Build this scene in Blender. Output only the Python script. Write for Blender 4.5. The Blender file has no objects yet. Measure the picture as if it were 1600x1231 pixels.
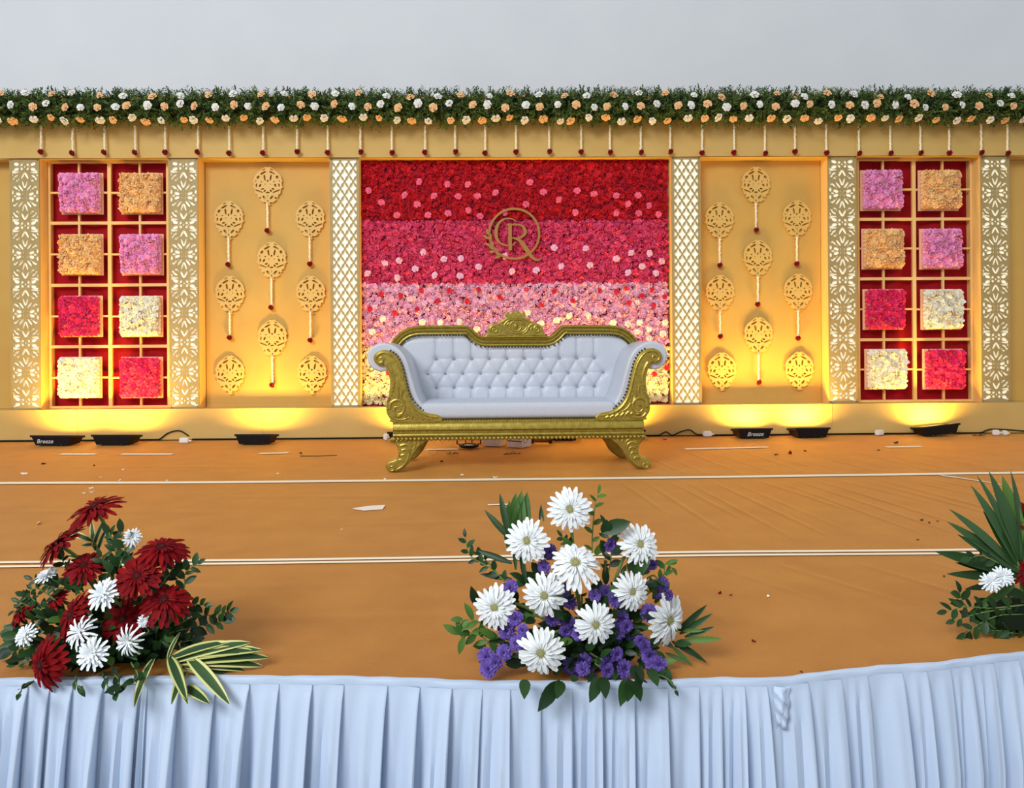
import bpy, bmesh, math, random
import numpy as np
from mathutils import Vector, Matrix, Quaternion

random.seed(7)
RNG = np.random.default_rng(11)
SC = bpy.context.scene
COL = SC.collection
PI = math.pi

# ------------------------------------------------------------------ camera, world, lamps, exposure
FPX = 1200.0                     # focal length in pixels of the 1600 x 1231 frame
EYE = Vector((0, 0, 0.82))       # eye height above the stage carpet
HORIZON = 536.0
YAW, ROLL = math.radians(-0.85), math.radians(-0.37)
CAM3 = (Matrix.Rotation(YAW, 3, 'Z') @ Matrix.Rotation(PI / 2, 3, 'X') @ Matrix.Rotation(ROLL, 3, 'Z'))
cd = bpy.data.cameras.new('camera')
cam = bpy.data.objects.new('camera', cd)
COL.objects.link(cam)
cam.matrix_world = Matrix.Translation(EYE) @ CAM3.to_4x4()
cd.sensor_width = 36.0
cd.lens = FPX / 1600 * 36
cd.shift_y = (HORIZON - 615.5) / 1600
SC.camera = cam

SC.view_settings.view_transform = 'Standard'
SC.view_settings.look = 'None'
SC.view_settings.gamma = 1.0
SC.view_settings.exposure = 0.0
SC.view_settings.use_curve_mapping = False

w = bpy.data.worlds.new('hall_daylight')
SC.world = w
w.use_nodes = True
w.node_tree.nodes['Background'].inputs[0].default_value = (0.86, 0.93, 1.0, 1)
w.node_tree.nodes['Background'].inputs[1].default_value = 0.66

def area(name, loc, target, sx, sy, power, color, spread=PI):
    l = bpy.data.lights.new(name, 'AREA')
    l.shape = 'RECTANGLE'; l.size = sx; l.size_y = sy
    l.energy = power; l.color = color; l.spread = spread
    o = bpy.data.objects.new(name, l)
    COL.objects.link(o)
    o.location = loc
    o.rotation_euler = (Vector(target) - Vector(loc)).to_track_quat('-Z', 'Y').to_euler()
    return o

area('added_hall_light', (-4.5, -4.5, 6.0), (0.3, 5, 0.8), 4.5, 2.6, 820, (0.90, 0.95, 1.0))  # added unseen area lamp: cool directional light and contrast from the hall side
UPLIGHT_W, UPLIGHT_COLOR = 11.5, (1.0, 0.64, 0.09)

# ------------------------------------------------------------------ helpers
def ray(px, py):
    return CAM3 @ Vector(((px - 800) / FPX, -(py - HORIZON) / FPX, -1))
def onY(px, py, Y):
    d = ray(px, py); return EYE + d * (Y / d.y)
def onZ(px, py, Z=0.0):
    d = ray(px, py); return EYE + d * ((Z - EYE.z) / d.z)

def lin(c):
    return tuple(((v / 255) / 12.92 if v / 255 <= 0.04045 else ((v / 255 + 0.055) / 1.055) ** 2.4) for v in c) + (1,)

def mat(name, rgb, rough=0.6, metal=0.0, rgb2=None, scale=20.0, bump=0.0, bscale=60.0, sheen=0.0, island=False,
        objrand=False, emit=0.0, coat=0.0, spec=0.22, detail=3.0, trans=0.0, ramp=(0.3, 0.7), stretch=None, tint=None):
    m = bpy.data.materials.new(name); m.use_nodes = True
    nt = m.node_tree; b = nt.nodes['Principled BSDF']
    b.inputs['Base Color'].default_value = lin(rgb)
    b.inputs['Roughness'].default_value = rough
    b.inputs['Metallic'].default_value = metal
    b.inputs['Specular IOR Level'].default_value = spec
    if sheen:
        b.inputs['Sheen Weight'].default_value = sheen
        b.inputs['Sheen Roughness'].default_value = 0.4
        b.inputs['Sheen Tint'].default_value = lin(tint or rgb)
    if coat: b.inputs['Coat Weight'].default_value = coat
    if trans: b.inputs['Transmission Weight'].default_value = trans
    if emit:
        b.inputs['Emission Color'].default_value = lin(rgb)
        b.inputs['Emission Strength'].default_value = emit
    tc = None
    def coord():
        nonlocal tc
        if tc is None:
            t = nt.nodes.new('ShaderNodeTexCoord'); tc = t.outputs['Object']
            if stretch:
                mp = nt.nodes.new('ShaderNodeMapping'); mp.inputs['Scale'].default_value = stretch
                nt.links.new(tc, mp.inputs['Vector']); tc = mp.outputs['Vector']
        return tc
    if rgb2 is not None:
        r = nt.nodes.new('ShaderNodeValToRGB')
        r.color_ramp.elements[0].color = lin(rgb); r.color_ramp.elements[1].color = lin(rgb2)
        if island:
            g = nt.nodes.new('ShaderNodeNewGeometry'); src = g.outputs['Random Per Island']
        elif objrand:
            g = nt.nodes.new('ShaderNodeObjectInfo'); src = g.outputs['Random']
        else:
            n = nt.nodes.new('ShaderNodeTexNoise'); n.inputs['Scale'].default_value = scale
            n.inputs['Detail'].default_value = detail
            nt.links.new(coord(), n.inputs['Vector']); src = n.outputs['Fac']
            r.color_ramp.elements[0].position, r.color_ramp.elements[1].position = ramp
        nt.links.new(src, r.inputs['Fac']); nt.links.new(r.outputs['Color'], b.inputs['Base Color'])
        if emit: nt.links.new(r.outputs['Color'], b.inputs['Emission Color'])
    if bump:
        n = nt.nodes.new('ShaderNodeTexNoise'); n.inputs['Scale'].default_value = bscale; n.inputs['Detail'].default_value = 4
        nt.links.new(coord(), n.inputs['Vector'])
        bp = nt.nodes.new('ShaderNodeBump'); bp.inputs['Strength'].default_value = bump; bp.inputs['Distance'].default_value = 0.01
        nt.links.new(n.outputs['Fac'], bp.inputs['Height']); nt.links.new(bp.outputs['Normal'], b.inputs['Normal'])
    return m

class MB:
    """collects geometry for one mesh object"""
    def __init__(s): s.v = []; s.f = []; s.mi = []
    def add(s, vs, fs, mi=0):
        o = len(s.v); s.v.extend([tuple(p) for p in vs]); s.f.extend([tuple(i + o for i in f) for f in fs]); s.mi.extend([mi] * len(fs)); return s
    def box(s, x0, x1, y0, y1, z0, z1, mi=0):
        vs = [(x, y, z) for z in (z0, z1) for y in (y0, y1) for x in (x0, x1)]
        return s.add(vs, [(0, 2, 3, 1), (4, 5, 7, 6), (0, 1, 5, 4), (2, 6, 7, 3), (0, 4, 6, 2), (1, 3, 7, 5)], mi)
    def quadbox(s, a, b, c, d, depth, mi=0):
        """box whose front face is the quad a b c d (counter-clockwise seen from -Y), going back by depth"""
        fr = [Vector(p) for p in (a, b, c, d)]; bk = [p + Vector((0, depth, 0)) for p in fr]
        return s.add(fr + bk, [(0, 1, 2, 3), (7, 6, 5, 4), (0, 4, 5, 1), (1, 5, 6, 2), (2, 6, 7, 3), (3, 7, 4, 0)], mi)
    def tube(s, path, rad, n=8, mi=0, flat=1.0, caps=True, up=None):
        P = [Vector(p) for p in path]; m = len(P)
        R = rad if hasattr(rad, '__len__') else [rad] * m
        vs, fs = [], []
        prev = None
        for i in range(m):
            t = (P[min(i + 1, m - 1)] - P[max(i - 1, 0)])
            if t.length < 1e-9: t = Vector((0, 0, 1))
            t.normalize()
            if prev is None:
                a = Vector(up) if up else (Vector((0, 1, 0)) if abs(t.y) < 0.9 else Vector((1, 0, 0)))
                a = (a - t * a.dot(t)).normalized()
            else:
                a = prev - t * prev.dot(t)
                a = a.normalized() if a.length > 1e-6 else prev
            prev = a; b = t.cross(a)
            for k in range(n):
                an = 2 * PI * k / n
                vs.append(P[i] + (a * math.cos(an) * flat + b * math.sin(an)) * R[i])
        for i in range(m - 1):
            for k in range(n):
                k2 = (k + 1) % n
                fs.append((i * n + k, i * n + k2, (i + 1) * n + k2, (i + 1) * n + k))
        if caps:
            fs.append(tuple(reversed(range(n)))); fs.append(tuple((m - 1) * n + k for k in range(n)))
        return s.add(vs, fs, mi)
    def ball(s, c, rx, ry=None, rz=None, nu=8, nv=5, mi=0):
        ry = ry or rx; rz = rz or rx
        vs = [(c[0], c[1], c[2] - rz)]
        for j in range(1, nv):
            ph = -PI / 2 + PI * j / nv
            for i in range(nu):
                th = 2 * PI * i / nu
                vs.append((c[0] + rx * math.cos(ph) * math.cos(th), c[1] + ry * math.cos(ph) * math.sin(th), c[2] + rz * math.sin(ph)))
        vs.append((c[0], c[1], c[2] + rz)); top = len(vs) - 1
        fs = [(0, 1 + (i + 1) % nu, 1 + i) for i in range(nu)]
        for j in range(nv - 2):
            for i in range(nu):
                a = 1 + j * nu + i; b = 1 + j * nu + (i + 1) % nu
                fs.append((a, b, b + nu, a + nu))
        fs += [(top, 1 + (nv - 2) * nu + i, 1 + (nv - 2) * nu + (i + 1) % nu) for i in range(nu)]
        return s.add(vs, fs, mi)
    def grid(s, fn, nu, nv, mi=0):
        vs = [fn(i / nu, j / nv) for j in range(nv + 1) for i in range(nu + 1)]
        fs = [(j * (nu + 1) + i, j * (nu + 1) + i + 1, (j + 1) * (nu + 1) + i + 1, (j + 1) * (nu + 1) + i) for j in range(nv) for i in range(nu)]
        return s.add(vs, fs, mi)
    def sweep(s, path, prof, closed=False, mi=0, flip=1):
        """path of (x,z) points; profile of (n, y): n along the path's left normal, y depth"""
        m = len(path); vs = []; fs = []; k = len(prof)
        P = [Vector((p[0], p[1])) for p in path]
        for i in range(m):
            t = P[min(i + 1, m - 1)] - P[max(i - 1, 0)]; t.normalize()
            nrm = Vector((t.y, -t.x)) * flip
            for (n, y) in prof:
                q = P[i] + nrm * n
                vs.append((q.x, y, q.y))
        for i in range(m - 1):
            for j in range(k - 1):
                fs.append((i * k + j, i * k + j + 1, (i + 1) * k + j + 1, (i + 1) * k + j))
        fs.append(tuple(range(k))); fs.append(tuple((m - 1) * k + j for j in reversed(range(k))))
        return s.add(vs, fs, mi)
    def mesh(s, name, mats, smooth=False, off=(0, 0, 0), weld=False):
        me = bpy.data.meshes.new(name)
        ox, oy, oz = off
        me.from_pydata([(x - ox, y - oy, z - oz) for x, y, z in s.v], [], s.f)
        for m in (mats if isinstance(mats, (list, tuple)) else [mats]): me.materials.append(m)
        if any(s.mi): me.polygons.foreach_set('material_index', s.mi)
        bm = bmesh.new(); bm.from_mesh(me)
        if weld: bmesh.ops.remove_doubles(bm, verts=bm.verts, dist=1e-5)
        bmesh.ops.recalc_face_normals(bm, faces=bm.faces)
        bm.to_mesh(me); bm.free()
        if smooth: me.polygons.foreach_set('use_smooth', [True] * len(me.polygons))
        me.update()
        return me
    def build(s, name, mats, parent=None, smooth=False, weld=False):
        off = wloc(parent) if parent else Vector((0, 0, 0))
        return objm(name, s.mesh(name, mats, smooth, off, weld), parent)

def wloc(o):
    p = Vector((0, 0, 0))
    while o is not None: p += o.location; o = o.parent
    return p

def objm(name, me, parent=None, loc=None, rot=None, scale=None):
    o = bpy.data.objects.new(name, me); COL.objects.link(o)
    if parent is not None: o.parent = parent
    if loc is not None: o.location = Vector(loc) - (wloc(parent) if parent is not None else Vector((0, 0, 0)))
    if rot is not None:
        if isinstance(rot, Quaternion): o.rotation_mode = 'QUATERNION'; o.rotation_quaternion = rot
        else: o.rotation_euler = rot
    if scale is not None: o.scale = scale if hasattr(scale, '__len__') else (scale,) * 3
    return o

def tag(o, label=None, cat=None, group=None, kind=None):
    if label: o['label'] = label
    if cat: o['category'] = cat
    if group: o['group'] = group
    if kind: o['kind'] = kind
    return o

def thing(name, loc, label, cat, group=None, rz=0.0):
    o = bpy.data.objects.new(name, None); COL.objects.link(o)
    o.empty_display_size = 0.1
    o.location = loc; o.rotation_euler = (0, 0, rz)
    return tag(o, label, cat, group)

def cr(pts, n=6, closed=False):
    """Catmull-Rom through points of any dimension"""
    P = [np.array(p, float) for p in pts]; m = len(P); out = []
    for i in range(m if closed else m - 1):
        p1, p2 = P[i], P[(i + 1) % m]
        p0 = P[(i - 1) % m] if closed or i > 0 else 2 * p1 - p2
        p3 = P[(i + 2) % m] if closed or i + 2 < m else 2 * p2 - p1
        for k in range(n):
            t = k / n
            out.append(0.5 * (2 * p1 + (p2 - p0) * t + (2 * p0 - 5 * p1 + 4 * p2 - p3) * t * t + (3 * p1 - p0 - 3 * p2 + p3) * t ** 3))
    if not closed: out.append(P[-1])
    return [tuple(p) for p in out]

def fill(outer, holes=(), depth=0.01, y=0.0, bevel=0.0):
    """flat cut-out board in the XZ plane: loops of (x,z); returns (verts, faces), front face at y"""
    cu = bpy.data.curves.new('outline', 'CURVE'); cu.dimensions = '2D'; cu.fill_mode = 'BOTH'
    cu.extrude = depth / 2 - bevel; cu.bevel_depth = bevel; cu.bevel_resolution = 2
    for lp in [outer] + list(holes):
        sp = cu.splines.new('POLY'); sp.points.add(len(lp) - 1)
        for q, p in zip(sp.points, lp): q.co = (p[0], p[1], 0, 1)
        sp.use_cyclic_u = True
    ob = bpy.data.objects.new('outline', cu); COL.objects.link(ob)
    dg = bpy.context.evaluated_depsgraph_get(); dg.update()
    me = bpy.data.meshes.new_from_object(ob.evaluated_get(dg))
    vs = [(v.co.x, y + depth / 2 - v.co.z, v.co.y) for v in me.vertices]
    fs = [tuple(p.vertices) for p in me.polygons]
    bpy.data.objects.remove(ob); bpy.data.curves.remove(cu); bpy.data.meshes.remove(me)
    return vs, fs

def cutout(outer, holes, depth, y=0.0):
    """pierced board: constrained triangulation of the outline with its holes, front, back and cut edges"""
    from mathutils.geometry import delaunay_2d_cdt
    pts, edges, loops = [], [], []
    for lp in [outer] + list(holes):
        o = len(pts); n = len(lp); pts += [Vector((a, b)) for a, b in lp]; edges += [(o + i, o + (i + 1) % n) for i in range(n)]; loops.append(list(range(o, o + n)))
    V, E, Fc, _, _, _ = delaunay_2d_cdt(pts, edges, [], 0, 1e-7)
    V2 = np.array([(v.x, v.y) for v in V]); T = np.array([f for f in Fc]); C = V2[T].mean(1)
    def inside(lp):
        L = np.array(lp); a, b = L, np.roll(L, -1, 0); r = np.zeros(len(C), bool)
        lo, hi = L.min(0), L.max(0); m = np.where(((C >= lo) & (C <= hi)).all(1))[0]
        for p, q in zip(a, b):
            c = C[m]; cond = (p[1] > c[:, 1]) != (q[1] > c[:, 1])
            with np.errstate(divide='ignore', invalid='ignore'): xi = (q[0] - p[0]) * (c[:, 1] - p[1]) / (q[1] - p[1]) + p[0]
            r[m] ^= cond & (c[:, 0] < xi)
        return r
    keep = inside(outer)
    for h in holes: keep &= ~inside(h)
    T = T[keep]; n = len(V2)
    vs = [(a, y, b) for a, b in V2] + [(a, y + depth, b) for a, b in V2]
    fs = [tuple(t) for t in T] + [tuple(i + n for i in reversed(t)) for t in T]
    cnt = {}
    for t in T:
        for i in range(3):
            e = (t[i], t[(i + 1) % 3]); cnt[tuple(sorted(e))] = cnt.get(tuple(sorted(e)), 0) + 1
    fs += [(a, b, b + n, a + n) for (a, b), c in cnt.items() if c == 1]
    return vs, fs

def leafhole(cx, cz, ln, wd, ang, n=5, pw=0.8):
    """leaf / ellipse shaped loop, ang in degrees from +x"""
    a = math.radians(ang); pts = []
    for k in range(2 * n):
        t = 2 * PI * k / (2 * n)
        u = math.cos(t) * ln / 2; v = math.copysign(abs(math.sin(t)) ** pw, math.sin(t)) * wd / 2
        pts.append((cx + u * math.cos(a) - v * math.sin(a), cz + u * math.sin(a) + v * math.cos(a)))
    return pts

def bulk(protos, T):
    """protos: list of (verts array, faces list of equal-length tuples); T: list of (proto index, 3x3 matrix, position)"""
    V = []; F = []; o = 0
    for (pi, R, p) in T:
        v, f = protos[pi]
        V.append(v @ R.T + p); F.append(f + o); o += len(v)
    return np.concatenate(V), np.concatenate(F)

def bulk_mesh(name, m, V, F, smooth=False):
    me = bpy.data.meshes.new(name)
    k = F.shape[1]; nf = len(F)
    me.vertices.add(len(V)); me.vertices.foreach_set('co', V.astype(np.float32).ravel())
    me.loops.add(nf * k); me.loops.foreach_set('vertex_index', F.astype(np.int32).ravel())
    me.polygons.add(nf); me.polygons.foreach_set('loop_start', np.arange(0, nf * k, k, dtype=np.int32))
    me.polygons.foreach_set('loop_total', np.full(nf, k, np.int32))
    me.materials.append(m)
    if smooth: me.polygons.foreach_set('use_smooth', [True] * nf)
    me.update(calc_edges=True); me.validate()
    return me

def rotz(a): c, s_ = math.cos(a), math.sin(a); return np.array([[c, -s_, 0], [s_, c, 0], [0, 0, 1.0]])
def rotx(a): c, s_ = math.cos(a), math.sin(a); return np.array([[1, 0, 0], [0, c, -s_], [0, s_, c]])
def roty(a): c, s_ = math.cos(a), math.sin(a); return np.array([[c, 0, s_], [0, 1, 0], [-s_, 0, c]])
FRONT = rotx(PI / 2)             # +Z normal of a flower turned to -Y (towards the audience)

def rosette(layers, jit=0.15, seed=0):
    """ruffled fabric flower: normal +Z, radius 1; all quads"""
    r = random.Random(seed); vs = []; fs = []
    for (n, rb, rt, zb, zt, wd) in layers:
        a0 = r.random() * 6.3
        for i in range(n):
            a = a0 + 2 * PI * i / n + r.uniform(-jit, jit); rt2 = rt * r.uniform(0.85, 1.12); zt2 = zt + r.uniform(-.12, .12)
            t = Vector((-math.sin(a), math.cos(a), 0)); d = Vector((math.cos(a), math.sin(a), 0)); zz = Vector((0, 0, 1))
            rm = rb + (rt2 - rb) * 0.62; zm = max(zb, zt2) + 0.10
            rows = [(d * rb + zz * zb, wd * .28), (d * rm + zz * zm, wd * .5), (d * rt2 + zz * (zt2 - .02), wd * .3)]
            o = len(vs)
            for c, hw in rows: vs += [c - t * hw, c + t * hw]
            fs += [(o, o + 1, o + 3, o + 2), (o + 2, o + 3, o + 5, o + 4)]
    return np.array([tuple(v) for v in vs]), np.array(fs)
RUFF = [rosette([(3, .02, .36, .35, .5, .5), (5, .15, .72, .12, .36, .75), (6, .4, 1.05, 0, .12, .85)], seed=i) for i in range(7)]
CUP = [rosette([(6, .5, .92, 0, .5, .75), (5, .22, .55, .1, .55, .55), (3, .05, .25, .2, .5, .35)], seed=40 + i) for i in range(5)]
PETALS = RUFF[:4] + CUP
ROSE = [rosette([(3, .0, .25, .45, .62, .4), (4, .08, .45, .3, .6, .6), (5, .2, .75, .12, .42, .75), (6, .35, 1.0, 0, .18, .85)], seed=20 + i) for i in range(4)]

def roses_mesh(name, m, k=0):
    v, f = ROSE[k]; return bulk_mesh(name, m, v, f)

ORD = ['first', 'second', 'third', 'fourth', 'fifth', 'sixth', 'seventh', 'eighth', 'ninth', 'tenth', 'eleventh', 'twelfth',
       'thirteenth', 'fourteenth', 'fifteenth', 'sixteenth']
# ------------------------------------------------------------------ materials
M = {}
M['wall'] = mat('white_plaster', (222, 223, 224), 0.9, rgb2=(218, 219, 221), scale=1.6, bump=0.05, bscale=30)
M['hall_floor'] = mat('grey_hall_floor', (150, 148, 145), 0.5, rgb2=(130, 128, 126), scale=3)
M['deck'] = mat('plywood_deck', (150, 120, 80), 0.8, rgb2=(120, 92, 60), scale=6)
M['carpet'] = mat('orange_carpet', (178, 116, 52), 0.55, rgb2=(162, 100, 42), scale=5.0, bump=0.22, bscale=260, sheen=0.7, tint=(255, 186, 96), spec=0.4, detail=6)
M['seam'] = mat('pale_seam_tape', (252, 236, 206), 0.8)
M['gold_cloth'] = mat('gold_satin_cloth', (216, 180, 106), 0.62, rgb2=(208, 170, 96), scale=2.2, bump=0.12, bscale=14, sheen=0.15, spec=0.3)
M['gold_panel'] = mat('gold_panel_cloth', (210, 168, 86), 0.6, rgb2=(204, 160, 78), scale=3, bump=0.06, bscale=150, spec=0.3)
M['frame_wood'] = mat('pale_wood_batten', (250, 208, 132), 0.6, rgb2=(244, 196, 114), scale=9, stretch=(1, 1, 0.15), spec=0.25)
M['lattice'] = mat('khaki_gold_board', (174, 152, 100), 0.5, rgb2=(164, 142, 88), scale=12, spec=0.35)
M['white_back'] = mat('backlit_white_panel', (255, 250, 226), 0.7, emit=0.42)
M['red_cloth'] = mat('crimson_cloth', (172, 18, 28), 0.8, rgb2=(160, 12, 24), scale=6, bump=0.1, bscale=40, sheen=0.1, spec=0.2)
M['medallion'] = mat('gold_cutout_board', (222, 184, 102), 0.5, rgb2=(214, 174, 92), scale=14, spec=0.4)
M['jasmine'] = mat('jasmine_buds', (255, 250, 228), 0.7, rgb2=(250, 238, 204), island=True)
M['red_rose'] = mat('dark_red_rose', (140, 12, 22), 0.7, rgb2=(92, 4, 14), island=True)
M['fern'] = mat('fern_green', (100, 122, 58), 0.75, rgb2=(34, 58, 28), island=True, spec=0.25)
M['fern_core'] = mat('fern_core', (24, 38, 18), 0.9)
M['white_rose'] = mat('white_fabric_rose', (252, 248, 240), 0.75, rgb2=(232, 226, 214), island=True)
M['peach_rose'] = mat('peach_fabric_rose', (250, 206, 150), 0.75, rgb2=(240, 184, 124), island=True)
M['ruff_red'] = mat('deep_red_ruffles', (156, 6, 24), 0.75, rgb2=(240, 36, 46), island=True)
M['ruff_crimson'] = mat('crimson_ruffles', (206, 22, 72), 0.75, rgb2=(255, 98, 136), island=True)
M['ruff_pink'] = mat('pink_ruffles', (250, 134, 174), 0.75, rgb2=(255, 220, 234), island=True)
M['ruff_cream'] = mat('cream_ruffles', (250, 236, 164), 0.75, rgb2=(255, 248, 214), island=True)
M['rose_pink'] = mat('rose_pink', (248, 84, 120), 0.75, rgb2=(255, 124, 150), island=True)
M['rose_palepink'] = mat('rose_pale_pink', (252, 176, 200), 0.75, rgb2=(255, 206, 220), island=True)
M['rose_red'] = mat('rose_red', (214, 26, 50), 0.75, rgb2=(230, 50, 72), island=True)
M['rose_cream'] = mat('rose_cream', (255, 246, 214), 0.75, rgb2=(255, 250, 230), island=True)
M['box_orchid'] = mat('orchid_pink_petals', (238, 112, 174), 0.75, rgb2=(255, 188, 228), island=True)
M['box_peach'] = mat('peach_orange_petals', (255, 176, 94), 0.75, rgb2=(255, 228, 164), island=True)
M['box_crimson'] = mat('crimson_petals', (208, 14, 72), 0.75, rgb2=(255, 62, 122), island=True)
M['box_ivory'] = mat('ivory_petals', (244, 238, 204), 0.75, rgb2=(255, 252, 238), island=True)
M['board_pale'] = mat('pale_box_board', (240, 196, 160), 0.8)
M['gold_sign'] = mat('gold_acrylic', (160, 116, 62), 0.4, metal=0.3)
M['black'] = mat('black_plastic', (20, 20, 22), 0.45, rgb2=(28, 27, 27), scale=30)
M['glass_lamp'] = mat('lit_lamp_glass', (255, 206, 90), 0.3, emit=3.0)
M['white_print'] = mat('white_print', (225, 225, 225), 0.6)
M['cable'] = mat('black_cable', (34, 26, 20), 0.6)
M['white_plastic'] = mat('white_plastic', (238, 234, 226), 0.5)

# ------------------------------------------------------------------ the setting
YF, YP, YT, YG, YC, YW = 6.72, 6.70, 6.87, 6.84, 6.895, 8.0
ZT = onY(800, 246, YF).z            # top of the columns, underside of the fascia
ZB = onY(800, 634.5, YF).z          # top of the plinth
XL, XR = onY(-70, 440, YF).x, onY(1672, 440, YF).x
def wx(px, Y=YF): return onY(px, 440, Y).x
def wz(py, Y=YF): return onY(800, py, Y).z

tag(MB().box(-7.5, 7.5, YW, YW + 0.2, -0.75, 6.5).build('wall_back', M['wall']), kind='structure')
tag(MB().box(-7.5, 7.5, -8, YW + 0.2, -0.95, -0.75).build('floor', M['hall_floor']), kind='structure')

EDGE_PX = [(-300, 1066), (-60, 1065), (24, 1063), (200, 1060), (400, 1059), (600, 1061), (700, 1066), (800, 1068), (1000, 1067), (1130, 1062),
           (1200, 1064), (1280, 1055), (1380, 1042), (1450, 1041), (1500, 1033), (1576, 1024), (1660, 1016), (1900, 1010)]
EDGE = [onZ(a, b, 0.0) for a, b in EDGE_PX]
EX = np.array([-6.0] + [p.x for p in EDGE] + [6.0]); EYY = np.array([EDGE[0].y] + [p.y for p in EDGE] + [EDGE[-1].y])
def edge_y(x):
    s_ = 0.0
    for k in range(-3, 4): s_ += float(np.interp(x + k * 0.02, EX, EYY))
    return s_ / 7

mb = MB(); DX = np.linspace(-6, 6, 121); n_ = len(DX)
mb.add([(x, edge_y(x) + .012, z) for z in (-.012, -.748) for x in DX] + [(x, YW - .02, z) for z in (-.012, -.748) for x in DX],
       [f for i in range(n_ - 1) for f in ((i, i + 1, n_ + i + 1, n_ + i), (2 * n_ + i, 2 * n_ + i + 1, i + 1, i), (n_ + i, n_ + i + 1, 3 * n_ + i + 1, 3 * n_ + i))])
tag(mb.build('stage_platform', M['deck']), kind='structure')

# carpet: one cloth with shallow creases, pale seams lying in it
rf = random.Random(21); FL = []
for i in range(15):                                  # parallel creases between the two seams
    x0 = .72 + .128 * i + rf.uniform(-.03, .03); FL.append((np.array((x0, 4.56)), np.array((x0 + .10 + .012 * i, rf.uniform(3.15, 3.9))), rf.uniform(.0022, .0042), .013))
for i in range(11):                                  # behind the first seam
    x0 = 1.0 + .2 * i + rf.uniform(-.05, .05); FL.append((np.array((x0, rf.uniform(5.4, 6.0))), np.array((x0 + .14, 4.68)), rf.uniform(.0016, .003), .014))
for i in range(6):                                   # in front of the second seam
    x0 = .45 + .27 * i + rf.uniform(-.06, .06); FL.append((np.array((x0, 2.84)), np.array((x0 + .26, rf.uniform(2.15, 2.5))), rf.uniform(.0015, .003), .012))
for (xa, ya, xb, yb) in ((-3.0, 3.9, -1.2, 3.8), (-2.2, 2.6, -.4, 2.65), (-1.6, 4.2, -.3, 4.15), (-.9, 3.5, .6, 3.62), (-3.2, 5.3, -1.4, 5.2), (-1.2, 2.3, .1, 2.35)):
    FL.append((np.array((xa, ya)), np.array((xb, yb)), .0025, .03))
def carpet_h(x, y):
    z = np.zeros(np.shape(x))
    for a, b, amp, sg in FL:
        d = b - a; t = np.clip(((x - a[0]) * d[0] + (y - a[1]) * d[1]) / np.dot(d, d), 0, 1)
        r2 = (x - a[0] - d[0] * t) ** 2 + (y - a[1] - d[1] * t) ** 2
        z = z + amp * np.exp(-r2 / sg ** 2) * np.sin(PI * np.clip(t, 0, 1)) ** .6
    return np.minimum(z, 0.0055) - 0.0055
def carpet_z(x, y): return float(carpet_h(np.array(x), np.array(y)))
GU = np.concatenate([np.linspace(-6, -3.4, 24)[:-1], np.linspace(-3.4, .4, 150)[:-1], np.linspace(.4, 3.6, 420), np.linspace(3.6, 6, 40)[1:]]); GV = np.linspace(0, 1, 211)
gx = np.tile(GU, (len(GV), 1)); e0 = np.array([edge_y(x) for x in GU]); gy = e0[None, :] + (YW - .05 - e0[None, :]) * (GV[:, None] ** 1.35)
gz = carpet_h(gx, gy)
gi = np.arange(gx.size).reshape(gx.shape)
gq = np.stack([gi[:-1, :-1], gi[:-1, 1:], gi[1:, 1:], gi[1:, :-1]], -1).reshape(-1, 4)
carpet = objm('carpet', bulk_mesh('carpet', M['carpet'], np.stack([gx, gy, gz], -1).reshape(-1, 3), gq, True))
tag(carpet, 'orange brown carpet covering the whole stage floor, with pale seams', 'carpet')
def seam(pxs, wpx, h=0.004):
    """thin pale strip along floor points given in the picture"""
    P = [onZ(*p) for p in cr(pxs, 24 if len(pxs) > 4 else 8)]
    mb = MB(); vs = []
    for p in P:
        ww = 1.2 * wpx / FPX * p.y * p.y / EYE.z / 2
        vs += [(p.x, p.y - ww, carpet_z(p.x, p.y) + h), (p.x, p.y + ww, carpet_z(p.x, p.y) + h)]
    fs = [(2 * i, 2 * i + 2, 2 * i + 3, 2 * i + 1) for i in range(len(P) - 1)]
    return mb.add(vs, fs).build('seam_strip', M['seam'], carpet)
seam([(-200, 757), (24, 754), (300, 753), (620, 750), (1000, 746), (1300, 742), (1800, 735)], 2.6)
seam([(-200, 881), (24, 877.5), (150, 876), (400, 874), (730, 869), (1050, 862), (1300, 860), (1500, 858), (1800, 853)], 2.6)
seam([(-200, 886), (24, 884), (150, 882), (400, 879), (730, 874), (1050, 867.5), (1300, 865), (1500, 863.5), (1800, 859)], 2.4)
seam([(1470, 742), (1500, 746), (1545, 753), (1580, 760)], 2.2)
for a in ([(95, 709), (150, 709)], [(190, 709), (270, 709)], [(405, 708), (450, 707)], [(665, 702), (716, 701)], [(1070, 701), (1200, 698)], [(1385, 698), (1440, 697)],
          [(762, 788), (800, 787)]):
    seam(a, 1.6)

# plinth, fascia, end panels
def cloth_front(x0, x1, z0, z1, y, depth, name, m, label, cat, belly=0.0):
    t = thing(name, ((x0 + x1) / 2, y, z0), label, cat)
    def pt(u, v):
        x = x0 + (x1 - x0) * u; z = z0 + (z1 - z0) * v
        return (x, y + 0.004 * math.sin(x * 5.1) * (1 - v) + 0.003 * math.sin(x * 11.7 + 2) * (1 - v) - belly * math.sin(PI * v), z)
    MB().grid(pt, 120, 6).build('cloth_face', m, t, smooth=True)
    MB().box(x0, x1, y + 0.02, y + depth, z0, z1).build('core', m, t)
    return t
plinth = cloth_front(XL, XR, 0.004, ZB, YP, 0.45, 'plinth', M['gold_cloth'], 'long gold cloth covered plinth running under all the backdrop panels', 'plinth')
MB().add([(XL, YP, ZB), (XR, YP, ZB), (XR, YP + .03, ZB), (XL, YP + .03, ZB)], [(0, 1, 2, 3)]).build('top_edge', M['gold_cloth'], plinth)
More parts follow.
